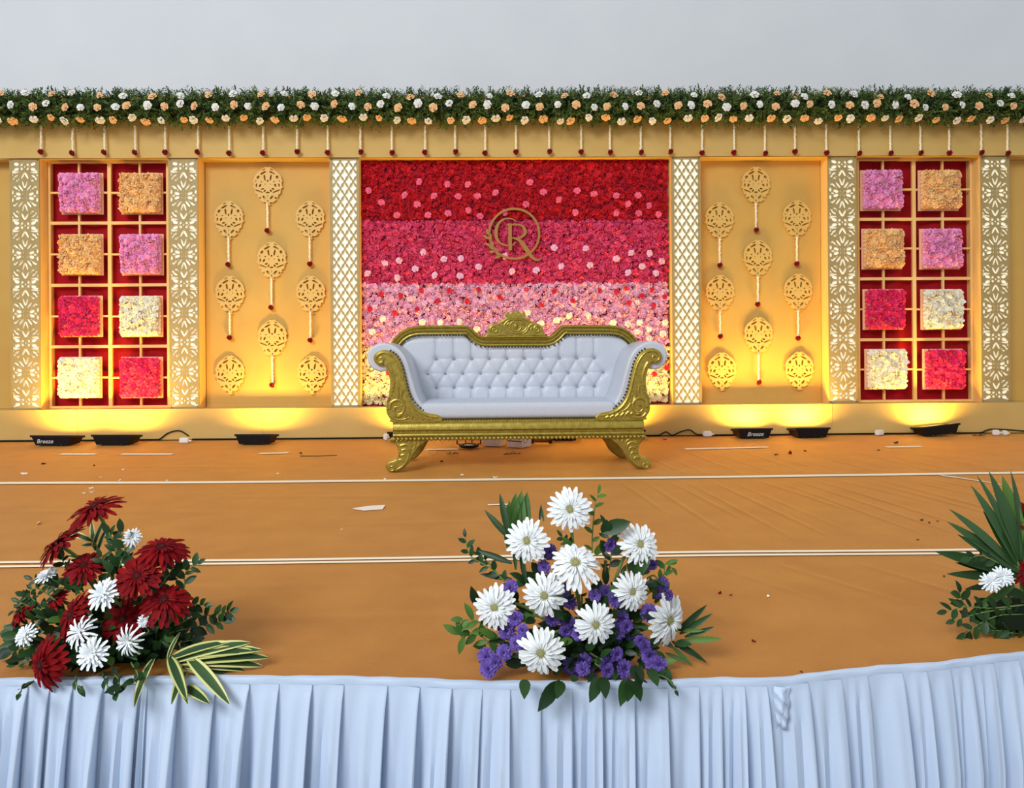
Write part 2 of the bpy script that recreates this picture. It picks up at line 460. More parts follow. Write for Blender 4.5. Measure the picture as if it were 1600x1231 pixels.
for px in (120, 408, 1298):
    x = wx(px, YP); MB().box(x - .002, x + .002, YP - .004, YP + .03, .006, ZB).build('seam', M['gold_cloth'], plinth)
ZF = wz(148, YP)
fascia = cloth_front(XL, XR, ZT, ZF, YP, 0.26, 'fascia_beam', M['gold_cloth'], 'long plain gold cloth fascia beam across the top, under the leafy garland', 'beam')
for px in (258, 566, 930, 1046, 1242, 1336):
    x = wx(px, YP); MB().box(x - .0015, x + .0015, YP - .003, YP + .03, ZT + .003, ZF - .01).build('seam', M['gold_cloth'], fascia)
for nm, x0, x1, lb in (('end_panel', XL, wx(15), 'plain gold end panel outside the first lattice column, behind the red gerberas'),
                       ('end_panel', wx(1581), XR, 'plain gold end panel outside the last lattice column, behind the long green leaves')):
    o = MB().box(x0, x1, YT, YT + .04, ZB + .002, ZT - .002).build(nm, M['gold_panel']); tag(o, lb, 'panel')

# ------------------------------------------------------------------ lattice columns
CW = wx(562) - wx(516); CH = ZT - ZB
def trellis_mesh():
    """each diamond cell of the board keeps a four-lobed hole; cells tile the board"""
    W, Hh = CW, CH; bd = 0.022; sx, sy = 0.0745, 0.0588 * 2; th = .008
    base = [(0, 1), (.19, .9), (.29, .72), (.33, .54), (.43, .43), (.54, .33), (.72, .29), (.9, .19), (1, 0)]
    k = len(base) - 1
    q = [(x, z, i / k) for i, (x, z) in enumerate(base)][:-1]
    full = []
    for rot in range(4):
        for (x, z, t) in q:
            if rot == 0: p = (x, z); dd = (t, 1 - t)
            elif rot == 1: x2, z2 = base[k - int(round(t * k))]; p = (x2, -z2); dd = (1 - t, -t)
            elif rot == 2: p = (-x, -z); dd = (-t, -(1 - t))
            else: x2, z2 = base[k - int(round(t * k))]; p = (-x2, z2); dd = (-(1 - t), t)
            full.append((p, dd))
    lim = W / 2 - bd; z0_, z1_ = bd * .8, Hh - bd * .8
    cl = lambda x, z: (min(max(x, -lim), lim), min(max(z, z0_), z1_))
    mb = MB(); n = len(full)
    rows = int(Hh / (sy / 2)) + 2
    for r in range(-1, rows):
        zc = .03 + r * sy / 2
        for xc in ([-sx, 0, sx] if r % 2 == 0 else [-1.5 * sx, -.5 * sx, .5 * sx, 1.5 * sx]):
            if zc - sy / 2 > z1_ or zc + sy / 2 < z0_: continue
            ho = [cl(xc + p[0] * sx * .405, zc + p[1] * sy * .40) for p, d in full]
            di = [cl(xc + d[0] * sx * .5, zc + d[1] * sy * .5) for p, d in full]
            vs = [(x, 0, z) for x, z in di] + [(x, 0, z) for x, z in ho] + [(x, th, z) for x, z in ho]
            fs = [(i, (i + 1) % n, n + (i + 1) % n, n + i) for i in range(n)] + [(n + i, n + (i + 1) % n, 2 * n + (i + 1) % n, 2 * n + i) for i in range(n)]
            mb.add(vs, fs)
    mb.box(-W / 2, -lim, 0, th, 0, Hh); mb.box(lim, W / 2, 0, th, 0, Hh); mb.box(-lim, lim, 0, th, 0, z0_); mb.box(-lim, lim, 0, th, z1_, Hh)
    return mb.mesh('trellis_screen', M['lattice'])
def floral_mesh():
    W, Hh = CW, CH; bd = 0.02; u = 0.00072 * 1.0; per = 708 * u
    Q = [(18, 140, 96, 22, 72), (50, 100, 92, 24, 52), (104, 98, 58, 22, 40), (128, 112, 40, 18, -25), (78, 26, 66, 36, 18), (146, 46, 30, 50, 0), (68, 68, 30, 12, 40),
         (24, 26, 20, 14, 45), (22, 246, 90, 26, -62), (104, 240, 60, 22, -30), (132, 208, 36, 22, -35), (92, 186, 40, 20, -10), (112, 284, 96, 18, -5), (100, 322, 66, 40, -18),
         (36, 330, 36, 30, 40), (148, 252, 20, 34, 30), (142, 300, 44, 16, 10), (70, 205, 26, 12, 30)]
    AX = [(118, 0, 40, 22, 0), (0, 12, 12, 12, 0), (22, 0, 12, 12, 0), (60, 354, 20, 12, 0)]
    holes = []
    c0 = Hh - 0.322
    lim = W / 2 - 0.005
    def put(x, z, l, w_, a):
        lp = leafhole(x * u, z, l * u * 1.1, w_ * u * 1.12, a, 4)
        if max(abs(p[0]) for p in lp) > lim or max(p[1] for p in lp) > Hh - .022 or min(p[1] for p in lp) < .022: return
        holes.append(lp)
    for k in range(-1, 5):
        c = c0 - k * per
        for (x, z, l, w_, a) in Q:
            for sx_ in (1, -1):
                for sz in (1, -1): put(sx_ * x, c + sz * z * u, l, w_, a * sx_ * sz)
        for (x, z, l, w_, a) in AX:
            for sx_ in ((1, -1) if x else (1,)):
                for sz in ((1, -1) if z else (1,)): put(sx_ * x, c + sz * z * u, l, w_, a)
        put(0, c - per / 2, 24, 24, 0)
    v, f = cutout([(-W / 2, 0), (W / 2, 0), (W / 2, Hh), (-W / 2, Hh)], holes, 0.008)
    return MB().add(v, f).mesh('floral_screen', M['lattice'])
TREL, FLOR = trellis_mesh(), floral_mesh()
COLS = [(39, FLOR, 'floral lattice column at the end of the backdrop beyond the red gerberas'),
        (287, FLOR, 'floral lattice column between gold and red panels, behind the red gerberas'),
        (539, TREL, 'diamond trellis column beside the flower wall, above the left arm of the sofa'),
        (1073, TREL, 'diamond trellis column beside the flower wall, above the right arm of the sofa'),
        (1317, FLOR, 'floral lattice column between gold and red panels, beside the tilted floodlight'),
        (1556, FLOR, 'floral lattice column at the end of the backdrop above the long green leaves')]
def box_mesh(x0, x1, y0, y1, z0, z1, m, name): return MB().box(x0, x1, y0, y1, z0, z1).mesh(name, m)
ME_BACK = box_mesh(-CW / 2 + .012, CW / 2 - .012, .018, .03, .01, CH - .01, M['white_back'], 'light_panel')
ME_SIDE = box_mesh(0, .012, .009, .26, 0, CH - .001, M['frame_wood'], 'side_board')
ME_CREAR = box_mesh(-CW / 2 + .012, CW / 2 - .012, .24, .26, 0, CH - .001, M['frame_wood'], 'back_board')
for px, me, lb in COLS:
    t = thing('lattice_column', (wx(px), YF, ZB + .0005), lb, 'column')
    p = t.location
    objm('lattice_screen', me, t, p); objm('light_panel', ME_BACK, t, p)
    objm('side_board', ME_SIDE, t, p + Vector((-CW / 2, 0, 0))); objm('side_board', ME_SIDE, t, p + Vector((CW / 2 - .012, 0, 0)))
    objm('back_board', ME_CREAR, t, p)
    sc = MB()
    for cx in (-1, 1):
        for z in (.014, CH - .014): sc.ball((cx * (CW / 2 - .014), -.001, z), .004, .003, .004, 6, 4)
    objm('screw', sc.mesh('screw', M['cable']), t, p)

# ------------------------------------------------------------------ gold panels with medallions
def gold_panel(x0, x1, lb):
    t = thing('gold_panel', ((x0 + x1) / 2, YT, ZB), lb, 'panel')
    MB().box(x0, x1, YT, YT + .03, ZB + .0005, ZT - .0005).build('panel_face', M['gold_panel'], t)
    MB().box(x0, x1, YT - .008, YT - .0005, ZB + .0005, ZB + .03).build('bottom_batten', M['gold_panel'], t)
    return t
gp = [gold_panel(wx(311) + .002, wx(516) - .002, 'gold cloth panel with nine medallions, nearest to the red gerbera arrangement'),
      gold_panel(wx(1097) + .002, wx(1294) - .002, 'gold cloth panel with nine medallions, nearest to the long green leaves')]

def medallion_mesh():
    k = 0.00058
    half = [(0, 122), (28, 112), (62, 128), (112, 168), (160, 205), (200, 255), (213, 305), (226, 328), (211, 346), (216, 400), (232, 426), (206, 442), (196, 480), (192, 520), (152, 542),
            (160, 562), (132, 592), (124, 622), (82, 652), (60, 656), (44, 690), (20, 706), (0, 708)]
    hr = [(70, 206, 100, 20, 28), (46, 280, 94, 20, 100), (146, 272, 56, 28, 55), (116, 398, 52, 20, 60), (172, 394, 54, 15, 85), (42, 378, 14, 12, 0), (80, 452, 46, 16, 10),
          (132, 486, 128, 15, -22), (48, 482, 46, 16, 55), (55, 582, 70, 22, -48), (122, 592, 46, 20, 50), (42, 668, 42, 17, -55), (96, 340, 26, 10, 20), (180, 330, 22, 10, 70), (60, 156, 60, 10, 30)]
    hc = [(0, 328, 26, 34, 0), (0, 506, 60, 24, 0), (0, 632, 20, 28, 0), (0, 560, 12, 26, 0)]
    out = [(x * k, -y * k) for x, y in half] + [(-x * k, -y * k) for x, y in half[-2:0:-1]]
    holes = []
    for (x, y, l, w_, a) in hr:
        for s_ in (1, -1): holes.append(leafhole(s_ * x * k, -y * k, l * k * 1.05, w_ * k * 1.55, -a * s_, 4))
    for (x, y, l, w_, a) in hc: holes.append(leafhole(0, -y * k, l * k, w_ * k, a, 4))
    v, f = cutout(out, holes, 0.014)
    return MB().add(v, f).mesh('medallion', M['medallion'])
MED = medallion_mesh()
PEG = MB()
for x, z in ((-.05, -.16), (.05, -.16), (0, -.30)): PEG.tube([(x, .014, z), (x, .0255, z)], .006, 6)
PEG = PEG.mesh('spacer_peg', M['medallion'])

def strand_meshes(L):
    mb = MB(); r = random.Random(int(L * 1e4)); n = max(8, int(L / .014))
    for i in range(n):
        z = -L * (i + .5) / n
        mb.ball((r.uniform(-.002, .002), r.uniform(-.002, .002), z), .0105 * r.uniform(.85, 1.1), .0105, L / n * .75, 6, 4)
    mb.tube([(0, 0, .012), (0, 0, -L)], .003, 5)
    return mb.mesh('bud_strand', M['jasmine'], True)
def bud_mesh():
    mb = MB(); mb.ball((0, 0, 0), .016, .016, .02, 8, 5)
    v, f = ROSE[2]
    me = bpy.data.meshes.new('rose')
    vv = v * .024
    R = rotx(PI / 2 + .25)
    vv = vv @ R.T + np.array((0, -.008, 0))
    o = len(mb.v); mb.add([tuple(p) for p in vv], [tuple(q) for q in f])
    vv2 = (v * .022) @ rotx(PI).T + np.array((0, 0, -.008)); mb.add([tuple(p) for p in vv2], [tuple(q) for q in f])
    return mb.mesh('rose', M['red_rose'])
BUD = bud_mesh()
def bud_string(p_top, L, label, group):
    t = thing('jasmine_string', p_top, label, 'flower string', group)
    objm('bud_strand', strand_meshes(L), t, p_top)
    objm('rose', BUD, t, Vector(p_top) + Vector((0, 0, -L - .012)), (0, 0, random.uniform(-.6, .6)))
    return t

SPOT = ['at the top middle', 'in the upper row on the side towards', 'upper other', 'in the very middle', '', '', 'in the middle below the centre', '', '']
MEDS = [[(418, 258, 417, 359), (357, 311, 356, 412), (484, 311, 483, 411), (424, 375, 424, 479), (359, 428, 358, 526), (485, 428, 485, 530), (425, 497, 428, 600), (359, 553, 0, 0), (487, 553, 0, 0)],
        [(1181, 258, 1181, 358), (1245, 310, 1247, 411), (1124, 313, 1126, 413), (1184, 372, 1185, 474), (1247, 425, 1248, 527), (1125, 427, 1125, 524), (1185, 493, 1186, 596), (1249, 547, 0, 0), (1128, 548, 0, 0)]]
ROWS = ['topmost of middle file', 'upper of file beside floral column', 'upper of file beside trellis column', 'second of middle file', 'second of file beside floral column',
        'second of file beside trellis column', 'lowest of middle file', 'lowest of file beside floral column', 'lowest of file beside trellis column']
for side in (0, 1):
    pn = ('panel near red gerberas', 'panel near long leaves')[side]
    for i, (mx, my, rx, ry) in enumerate(MEDS[side]):
        YM = YT - .026
        p = onY(mx, my - 9, YM)
        t = thing('wall_medallion', p, f'pierced gold medallion, {ROWS[i]}, {pn}', 'wall ornament', 'pierced gold medallions on the ' + pn)
        objm('cutout_board', MED, t, p); objm('spacer_peg', PEG, t, p)
        if rx:
            q = onY(mx + (rx - mx) * .1, my + 60, YM - .012); e = onY(rx, ry, YM - .012)
            bud_string(q, q.z - e.z - .006, f'jasmine string under medallion {ROWS[i]}, {pn}', 'jasmine strings on the ' + pn)

# ------------------------------------------------------------------ red grid panels with flower boxes
def flower_cover(m, seed):
    r = random.Random(seed); T = []; S_ = .322; n = 9
    for i in range(n):
        for j in range(n):
            x = (i + .5) / n * S_ - S_ / 2 + r.uniform(-.006, .006); z = (j + .5) / n * S_ - S_ / 2 + r.uniform(-.006, .006)
            R = FRONT @ rotx(r.uniform(-.75, .75)) @ roty(r.uniform(-.75, .75)) @ rotz(r.uniform(0, 6.3)) * (.029 * r.uniform(.85, 1.15))
            T.append((r.randrange(9), R, np.array((x, -.010 + r.uniform(-.012, .006), z))))
    for j in range(n):                                   # flowers lapping over the rims
        for sx_ in (-1, 1):
            a = (j + .5) / n * S_ - S_ / 2
            R = rotz(sx_ * .9) @ FRONT @ rotz(r.uniform(0, 6.3)) * .022
            T.append((r.randrange(9), R, np.array((sx_ * S_ * .495, .006, a))))
            R = rotx(-sx_ * .9) @ FRONT @ rotz(r.uniform(0, 6.3)) * .022
            T.append((r.randrange(9), R, np.array((a, .006, sx_ * S_ * .495))))
    V, F = bulk(PETALS, T)
    return bulk_mesh('petal_cover', m, V, F)
COVER = {c: flower_cover(M['box_' + c], i) for i, c in enumerate(('orchid', 'peach', 'crimson', 'ivory'))}
ME_BOX = MB().box(-.168, .168, .004, .05, -.168, .168).mesh('box_body', M['board_pale'])
ME_RIM = MB().box(-.182, .182, .0505, .058, -.182, .182).mesh('back_plate', M['board_pale'])
CN = {'orchid': 'orchid pink', 'peach': 'peach orange', 'crimson': 'crimson', 'ivory': 'ivory white'}
PAT = [['orchid', 'peach'], ['peach', 'orchid'], ['crimson', 'ivory'], ['ivory', 'crimson']]
RN = ['top row', 'second row', 'third row', 'bottom row']
def red_panel(xl, xr, cxs, cys, vs_, hs_, thinv, pn, lbl):
    x0, x1 = wx(xl), wx(xr)
    t = thing('red_grid_panel', ((x0 + x1) / 2, YC, ZB), lbl, 'panel')
    def pt(u, v):
        x = x0 + .003 + (x1 - x0 - .006) * u
        return (x, YC + .021 + .012 * math.sin(x * 17) + .008 * math.sin(x * 31 + v * 2), ZB + .001 + (ZT - ZB + .05) * v)
    MB().grid(pt, 60, 12).build('red_cloth', M['red_cloth'], t, smooth=True)
    def bar(a, b, c, d): MB().box(a, b, YG, YG + .022, c, d).build('grid_bar', M['frame_wood'], t)
    e = .0008
    g0, g1 = wx(xl if xl > 1000 else xl + 14, YG), wx(xr if xr < 1000 else xr - 13, YG)
    zt, zb = wz(253, YG), wz(629, YG)
    bar(g0, g0 + .02, zb, zt); bar(g1 - .02, g1, zb, zt)
    bar(g0, g1, zt + e, zt + .026); bar(g0, g1, zb - .02, zb - e)
    for px in vs_: bar(wx(px, YG) - .016, wx(px, YG) + .016, zb, zt)
    xs = sorted([g0 + .02] + [v for px in vs_ for v in (wx(px, YG) - .016, wx(px, YG) + .016)] + [g1 - .02])
    for py in hs_:
        for i in range(0, len(xs), 2): bar(xs[i] + e, xs[i + 1] - e, onY(cxs[0][1], py, YG).z - .013, onY(cxs[0][1], py, YG).z + .013)
    zs = [zb] + sorted(v for py in hs_ for v in (onY(cxs[0][1], py, YG).z - .013, onY(cxs[0][1], py, YG).z + .013)) + [zt]
    for ci in range(2):
        xc = wx(thinv[ci], YG)
        for i in range(0, len(zs), 2): bar(xc - .0085, xc + .0085, zs[i] + e, zs[i + 1] - e)
        for r_ in range(4):
            zc = onY(cxs[r_][ci], cys[r_], YG).z; a, b = xs[ci * 2] + e, xs[ci * 2 + 1] - e
            bar(a, xc - .0085 - e, zc - .008, zc + .008); bar(xc + .0085 + e, b, zc - .008, zc + .008)
            cn = PAT[r_][ci]; p = onY(cxs[r_][ci], cys[r_], YG - .06)
            o = thing('flower_box', p, f'box of {CN[cn]} petals, {RN[r_]} of {pn}', 'flower box', 'petal boxes on the ' + pn)
            objm('petal_cover', COVER[cn], o, p, (0, (0, PI)[(ci + r_) % 2], 0))['kind'] = 'stuff'
            objm('box_body', ME_BOX, o, p); objm('back_plate', ME_RIM, o, p)
            cl = MB().box(-.016, .016, .0585, .0595, -.1, .1).mesh('hanger_plate', M['frame_wood']); objm('hanger_plate', cl, o, p)
    return t
red_panel(62, 264, [(124, 218), (124, 219), (123, 218), (122, 218)], [301, 397, 494, 590], [171.5], [348, 445, 541], [124, 219],
          'the panel behind the red gerberas', 'red cloth panel with gold grid and eight petal boxes, behind the red gerberas')
red_panel(1340, 1533, [(1380, 1471), (1382, 1473), (1384, 1475), (1387, 1478)], [296, 388, 483, 577], [1429], [342, 435, 530], [1381, 1474],
          'the panel above the long leaves', 'red cloth panel with gold grid and eight petal boxes, above the long green leaves')

# ------------------------------------------------------------------ flower wall
fx0, fx1 = wx(562) + .002, wx(1049) - .002
YB = 6.86
fw = thing('flower_wall', ((fx0 + fx1) / 2, YB, ZB), 'flower wall shaded from deep red down to cream, behind the white sofa', 'flower wall')
MB().box(fx0, fx1, YB, YB + .03, ZB + .001, ZT - .001).build('backing_board', mat('rose_backing', (170, 52, 84), 0.9), fw)
zcut = [wz(246, YB), wz(345.5, YB), wz(443, YB), wz(542, YB), wz(631, YB)]
YR = YB - .035
for b, nm in enumerate(('red', 'crimson', 'pink', 'cream')):
    T = []; sp = .0345; z = zcut[b] - sp * .45; row = 0
    while z > zcut[b + 1] - sp * .1:
        x = fx0 + sp * (.4 + .5 * (row % 2))
        while x < fx1 - sp * .2:
            R = FRONT @ rotx(RNG.uniform(-.8, .8)) @ roty(RNG.uniform(-.8, .8)) @ rotz(RNG.uniform(0, 6.3)) * (.0245 * RNG.uniform(.8, 1.18))
            T.append((int(RNG.integers(9)), R, np.array((x + RNG.uniform(-.007, .007), YR + RNG.uniform(-.010, .012), z + RNG.uniform(-.006, .006))) - np.array(fw.location)))
            x += sp
        z -= sp * .9; row += 1
    V, F = bulk(PETALS, T)
    objm('flower_band', bulk_mesh('flower_band', M['ruff_' + nm], V, F), fw, fw.location)['kind'] = 'stuff'
ACC = {
 'rose_pink': [(576, 298), (596, 316), (620, 336), (632, 305), (655, 284), (652, 319), (669, 336), (678, 306), (699, 288), (700, 333), (716, 307), (731, 288), (732, 329), (746, 306), (750, 338), (774, 301),
   (789, 332), (822, 319), (902, 298), (873, 312), (899, 332), (928, 303), (963, 306), (981, 319), (963, 333), (998, 333), (997, 305), (1014, 321), (1029, 335), (849, 300), (828, 285)],
 'rose_palepink': [(661, 394), (601, 411), (624, 407), (574, 427), (621, 434), (649, 420), (694, 405), (679, 430), (720, 404), (719, 431), (748, 417), (789, 400), (800, 424), (838, 422), (866, 387), (915, 388),
   (877, 416), (922, 414), (963, 404), (986, 395), (1015, 396), (1034, 408), (1003, 416), (981, 426), (1025, 427)],
 'rose_red': [(934, 270), (951, 274), (595, 459), (626, 462), (658, 453), (702, 454), (748, 452), (822, 453), (684, 470), (730, 470), (781, 464), (651, 483), (578, 483), (617, 489), (866, 455), (937, 453), (963, 456),
   (979, 451), (1003, 462), (1018, 453), (1038, 463), (846, 475), (895, 470), (982, 473), (1021, 477), (1022, 584), (1042, 574), (607, 582), (690, 355), (760, 372), (905, 372), (985, 375), (1030, 372), (600, 380)],
 'rose_cream': [(598, 498), (582, 518), (660, 503), (688, 504), (718, 503), (745, 514), (824, 488), (889, 493), (919, 493), (845, 505), (958, 504), (999, 504), (1014, 514), (1036, 521), (1015, 529), (1039, 504),
   (995, 518), (981, 506), (870, 500)]}
for nm, pts in ACC.items():
    mes = [roses_mesh('rose', M[nm], k) for k in range(4)]
    for i, (px, py) in enumerate(pts):
        o = objm('rose', mes[i % 4], fw, onY(px, py, YR - .016), (PI / 2 + random.uniform(-.3, .3), random.uniform(-.3, .3), random.uniform(-.3, .3)), .031 if nm != 'rose_red' else .026)
        o['label'] = {'rose_pink': 'bright pink rose', 'rose_palepink': 'pale pink rose', 'rose_red': 'red rose', 'rose_cream': 'cream rose'}[nm]

# gold monogram in front of it
YM = 6.775
def pz(px, py, Y=YM): p = onY(px, py, Y); return (p.x, p.z)
mono = thing('monogram_sign', onY(803.5, 404, YM), 'gold ring monogram with letters C and R hung on the flower wall', 'sign')
LAYER = [0]
def ribbon(pts, widths, n=6, depth=.012, y=None):
    """flat board stroke along picture points with varying width (px)"""
    LAYER[0] += 1; y = YM - .0007 * LAYER[0]
    P = cr([(a, b, c) for (a, b), c in zip(pts, widths)], n)
    L, R_ = [], []
    for i, (x, y_, w_) in enumerate(P):
        x0, y0, _ = P[max(i - 1, 0)]; x1, y1, _ = P[min(i + 1, len(P) - 1)]
        d = math.hypot(x1 - x0, y1 - y0) or 1; nx, ny = -(y1 - y0) / d, (x1 - x0) / d
        L.append(pz(x + nx * w_ / 2, y_ + ny * w_ / 2)); R_.append(pz(x - nx * w_ / 2, y_ - ny * w_ / 2))
    m = len(L); vs = [(a, y, b) for a, b in L + R_] + [(a, y + depth, b) for a, b in L + R_]; fs = []
    for i in range(m - 1):
        fs += [(i, i + 1, m + i + 1, m + i), (2 * m + i, 3 * m + i, 3 * m + i + 1, 2 * m + i + 1), (i, 2 * m + i, 2 * m + i + 1, i + 1), (m + i, m + i + 1, 3 * m + i + 1, 3 * m + i)]
    fs += [(0, m, 3 * m, 2 * m), (m - 1, 3 * m - 1, 4 * m - 1, 2 * m - 1)]
    return vs, fs
mb = MB(); mb.add(*ribbon([(803.5 + 39 * math.cos(a), 365 + 39 * math.sin(a)) for a in np.linspace(0, 2 * PI, 41)], [3.4] * 41, 2)); mb.build('ring', M['gold_sign'], mono)
mb = MB(); mb.add(*ribbon([(807, 346.5), (801, 342.5), (792, 341.3), (783, 344.5), (777, 353), (775, 363), (776.5, 373), (782, 380), (791, 383.5), (800, 382.5), (806, 378)], [1.2, 1.8, 2.2, 3, 4.6, 5.4, 4.6, 3, 2, 1.6, 1.2])); mb.build('letter_c', M['gold_sign'], mono)
mb = MB()
mb.add(*ribbon([(797, 351), (797, 370), (797.3, 391)], [5.4, 5.4, 5.4])); mb.add(*ribbon([(791.5, 352.5), (795, 350.2), (800, 350)], [1.8, 2.2, 2]))
mb.add(*ribbon([(799, 351), (808, 350.4), (816, 353), (820, 359), (820.3, 364), (816.5, 369), (809, 371.8), (799, 372)], [2, 2.2, 3.4, 5, 5, 3.6, 2.4, 2]))
mb.add(*ribbon([(802, 372), (810, 374.5), (816, 380), (822, 389), (828, 397.5), (834, 404), (841, 406.5), (846, 402.5)], [2, 4, 6.4, 7, 6, 4.4, 2.4, 1.6])); mb.build('letter_r', M['gold_sign'], mono)
mb = MB()
mb.add(*ribbon([(787, 401), (776, 394), (768, 382), (763, 366)], [1.4, 1.6, 1.6, 1]))
for (x, y, a, l) in ((784, 399, 200, 13), (779, 396, 120, 11), (775, 392, 190, 12), (771, 387, 105, 12), (769, 384, 165, 13), (766, 377, 85, 12), (765, 374, 150, 13), (764, 368, 110, 12), (782, 399, 150, 10), (773, 390, 150, 11)):
    a = math.radians(a); ex, ey = x + l * math.cos(a), y - l * math.sin(a)
    mb.add(*ribbon([(x, y), ((x + ex) / 2, (y + ey) / 2), (ex, ey)], [.8, 4.2, .5], 3))
mb.build('leaf_spray', M['gold_sign'], mono)
mb = MB()
for px, py in ((765, 366), (842, 366), (803.5, 327)): q = onY(px, py, YM); mb.tube([(q.x, YM + .012, q.z), (q.x, YB, q.z)], .004, 6)
mb.build('fixing_pin', M['gold_sign'], mono)

# ------------------------------------------------------------------ garland and hanging strings
YGA = 6.58
ZGA = wz(169.5, YGA)
gar = thing('garland', (0, YGA, ZGA), 'thick fern garland dotted with white and peach roses along the top', 'garland')
def core_pt(u, v):
    x = XL + (XR - XL) * u; a = 2 * PI * v; r = .085 + .012 * math.sin(x * 9) + .008 * math.sin(x * 23 + a)
    return (x, YGA - r * math.cos(a), ZGA + r * math.sin(a))
MB().grid(core_pt, 160, 12).build('stem_core', M['fern_core'], gar, smooth=True)
def sprig(seed):
    r = random.Random(seed); vs = []; fs = []
    def lf(b, d, l, w_):
        s_ = Vector((d.y, -d.x, r.uniform(-.4, .4))).normalized(); o = len(vs)
        vs.extend([b, b + d * l * .45 + s_ * w_, b + d * l, b + d * l * .45 - s_ * w_]); fs.append((o, o + 1, o + 2, o + 3))
    for k in range(10):
        z = k / 10 * .9; sgn = 1 if k % 2 else -1
        d = Vector((sgn * .7, r.uniform(-.5, .5), .6)).normalized()
        lf(Vector((0, 0, z)), d, r.uniform(.35, .55) * (1.1 - z * .6), .05)
    lf(Vector((0, 0, .75)), Vector((0, 0, 1)), .35, .05)
    o = len(vs); vs.extend([Vector((-.012, 0, 0)), Vector((.012, 0, 0)), Vector((.006, 0, .9)), Vector((-.006, 0, .9))]); fs.append((o, o + 1, o + 2, o + 3))
    return np.array([tuple(v) for v in vs]), np.array(fs)
SPR = [sprig(i) for i in range(6)]
T = []
NS = 5200
for i in range(NS):
    x = XL + (XR - XL) * RNG.random(); a = RNG.uniform(-1.6, 1.6)
    nrm = Vector((RNG.normal() * .55, -math.cos(a) + RNG.normal() * .3, math.sin(a) + RNG.normal() * .3)).normalized()
    q = nrm.to_track_quat('Z', 'Y').to_matrix() @ Matrix.Rotation(RNG.uniform(0, 6.3), 3, 'Z')
    L = RNG.uniform(.06, .13)
    T.append((int(RNG.integers(6)), np.array(q) * L, np.array((x, -.075 * math.cos(a), .075 * math.sin(a) )) + np.array((0, 0, 0))))
V, F = bulk(SPR, T)
objm('foliage', bulk_mesh('foliage', M['fern'], V, F), gar, gar.location)['kind'] = 'stuff'
WRM = [roses_mesh('rose', M['white_rose'], k) for k in range(4)]; PRM = [roses_mesh('rose', M['peach_rose'], k) for k in range(4)]
n = 0
for row, (py, step, ang, x0) in enumerate(((149, 41, 35, -44), (165, 26.5, 5, -57), (186, 26, -50, -56))):
    px = x0; k = row
    while px < 1660:
        jx, jy = px + random.uniform(-5, 5), py + random.uniform(-3.5, 3.5)
        a = math.radians(ang); p = onY(jx, jy, YGA - (.15, .165, .15)[row])
        wh = k % 2 == 0
        nr = Vector((random.uniform(-.35, .35), -math.cos(a), math.sin(a) + random.uniform(-.2, .2)))
        o = objm('rose', (WRM if wh else PRM)[k % 4], gar, p, nr.to_track_quat('Z', 'Y'), random.uniform(.031, .039))
        o['label'] = 'white fabric rose' if wh else 'peach fabric rose'
        px += step * random.uniform(.9, 1.1); k += 1
HX = [64, 113, 163, 211, 258, 309, 358, 411, 464, 512, 563, 612, 664, 711, 758, 806, 858, 908, 953, 1001, 1047, 1097, 1147, 1195, 1242, 1291, 1342, 1391, 1438, 1483, 1533, 1574]
for i, px in enumerate(HX):
    YH = YP - .045
    p = onY(px, 195 - (px - 800) * .002, YH); e = onY(px + random.uniform(-1, 1), 238 + random.uniform(-1.5, 1.5), YH)
    k = i if i < 16 else 31 - i
    end = 'the red gerbera end' if i < 16 else 'the long leaf end'
    bud_string((p.x, YH, p.z), p.z - e.z - .012, f'jasmine string with red rose on the fascia, {ORD[k]} from {end}', 'jasmine strings along the fascia')
# ------------------------------------------------------------------ sofa
M['sofa_gold'] = mat('aged_gold_paint', (180, 158, 72), 0.32, metal=0.55, rgb2=(150, 128, 48), scale=40, bump=0.10, bscale=90, ramp=(0.35, 0.75))
M['sofa_white'] = mat('white_leatherette', (206, 209, 216), 0.38, rgb2=(198, 202, 211), scale=5, bump=0.05, bscale=60, spec=0.4)
M['seat_white'] = mat('white_seat_fabric', (206, 208, 216), 0.8, rgb2=(190, 194, 204), scale=160, sheen=0.2, detail=2)
M['crystal'] = mat('crystal_button', (176, 182, 192), 0.1, metal=0.7)
M['nail'] = mat('dark_nail', (84, 70, 34), 0.4, metal=0.6)
YS = 4.95
SX0 = onY(811, 700, YS).x
ANG = math.radians(1.1)
sofa = thing('sofa', (SX0, YS, 0.0105), 'white tufted sofa with carved gold frame and rolled arms in the middle of the stage', 'sofa', None, ANG)
SCAL = YS / FPX
def SP(px, py, yl=0.0):
    d = (YS + yl) / FPX
    return ((px - 810.5) * d + (.0 if yl == 0 else -.0 * yl), EYE.z - (py + .0064 * (px - 810.5) * .5 - 536) * d)
def sobj(name, mb, m, smooth=True, parent=None):
    me = mb.mesh(name, m, smooth)
    o = bpy.data.objects.new(name, me); COL.objects.link(o); o.parent = parent or sofa
    if smooth:
        try: me.set_sharp_from_angle(angle=math.radians(42))
        except Exception: pass
    return o
def xprism(mb, prof, x0, x1):
    k = len(prof); vs = [(x, y, z) for x in (x0, x1) for y, z in prof]
    fs = [(j, (j + 1) % k, k + (j + 1) % k, k + j) for j in range(k)] + [tuple(range(k)), tuple(k + j for j in reversed(range(k)))]
    return mb.add(vs, fs)
ZR1, ZR0 = SP(700, 657)[1], SP(700, 688)[1]           # rail top / bottom
dz = ZR1 - ZR0
def rz(f): return ZR0 + dz * f
RAILX = 0.805
DEP = 0.60
mb = MB()
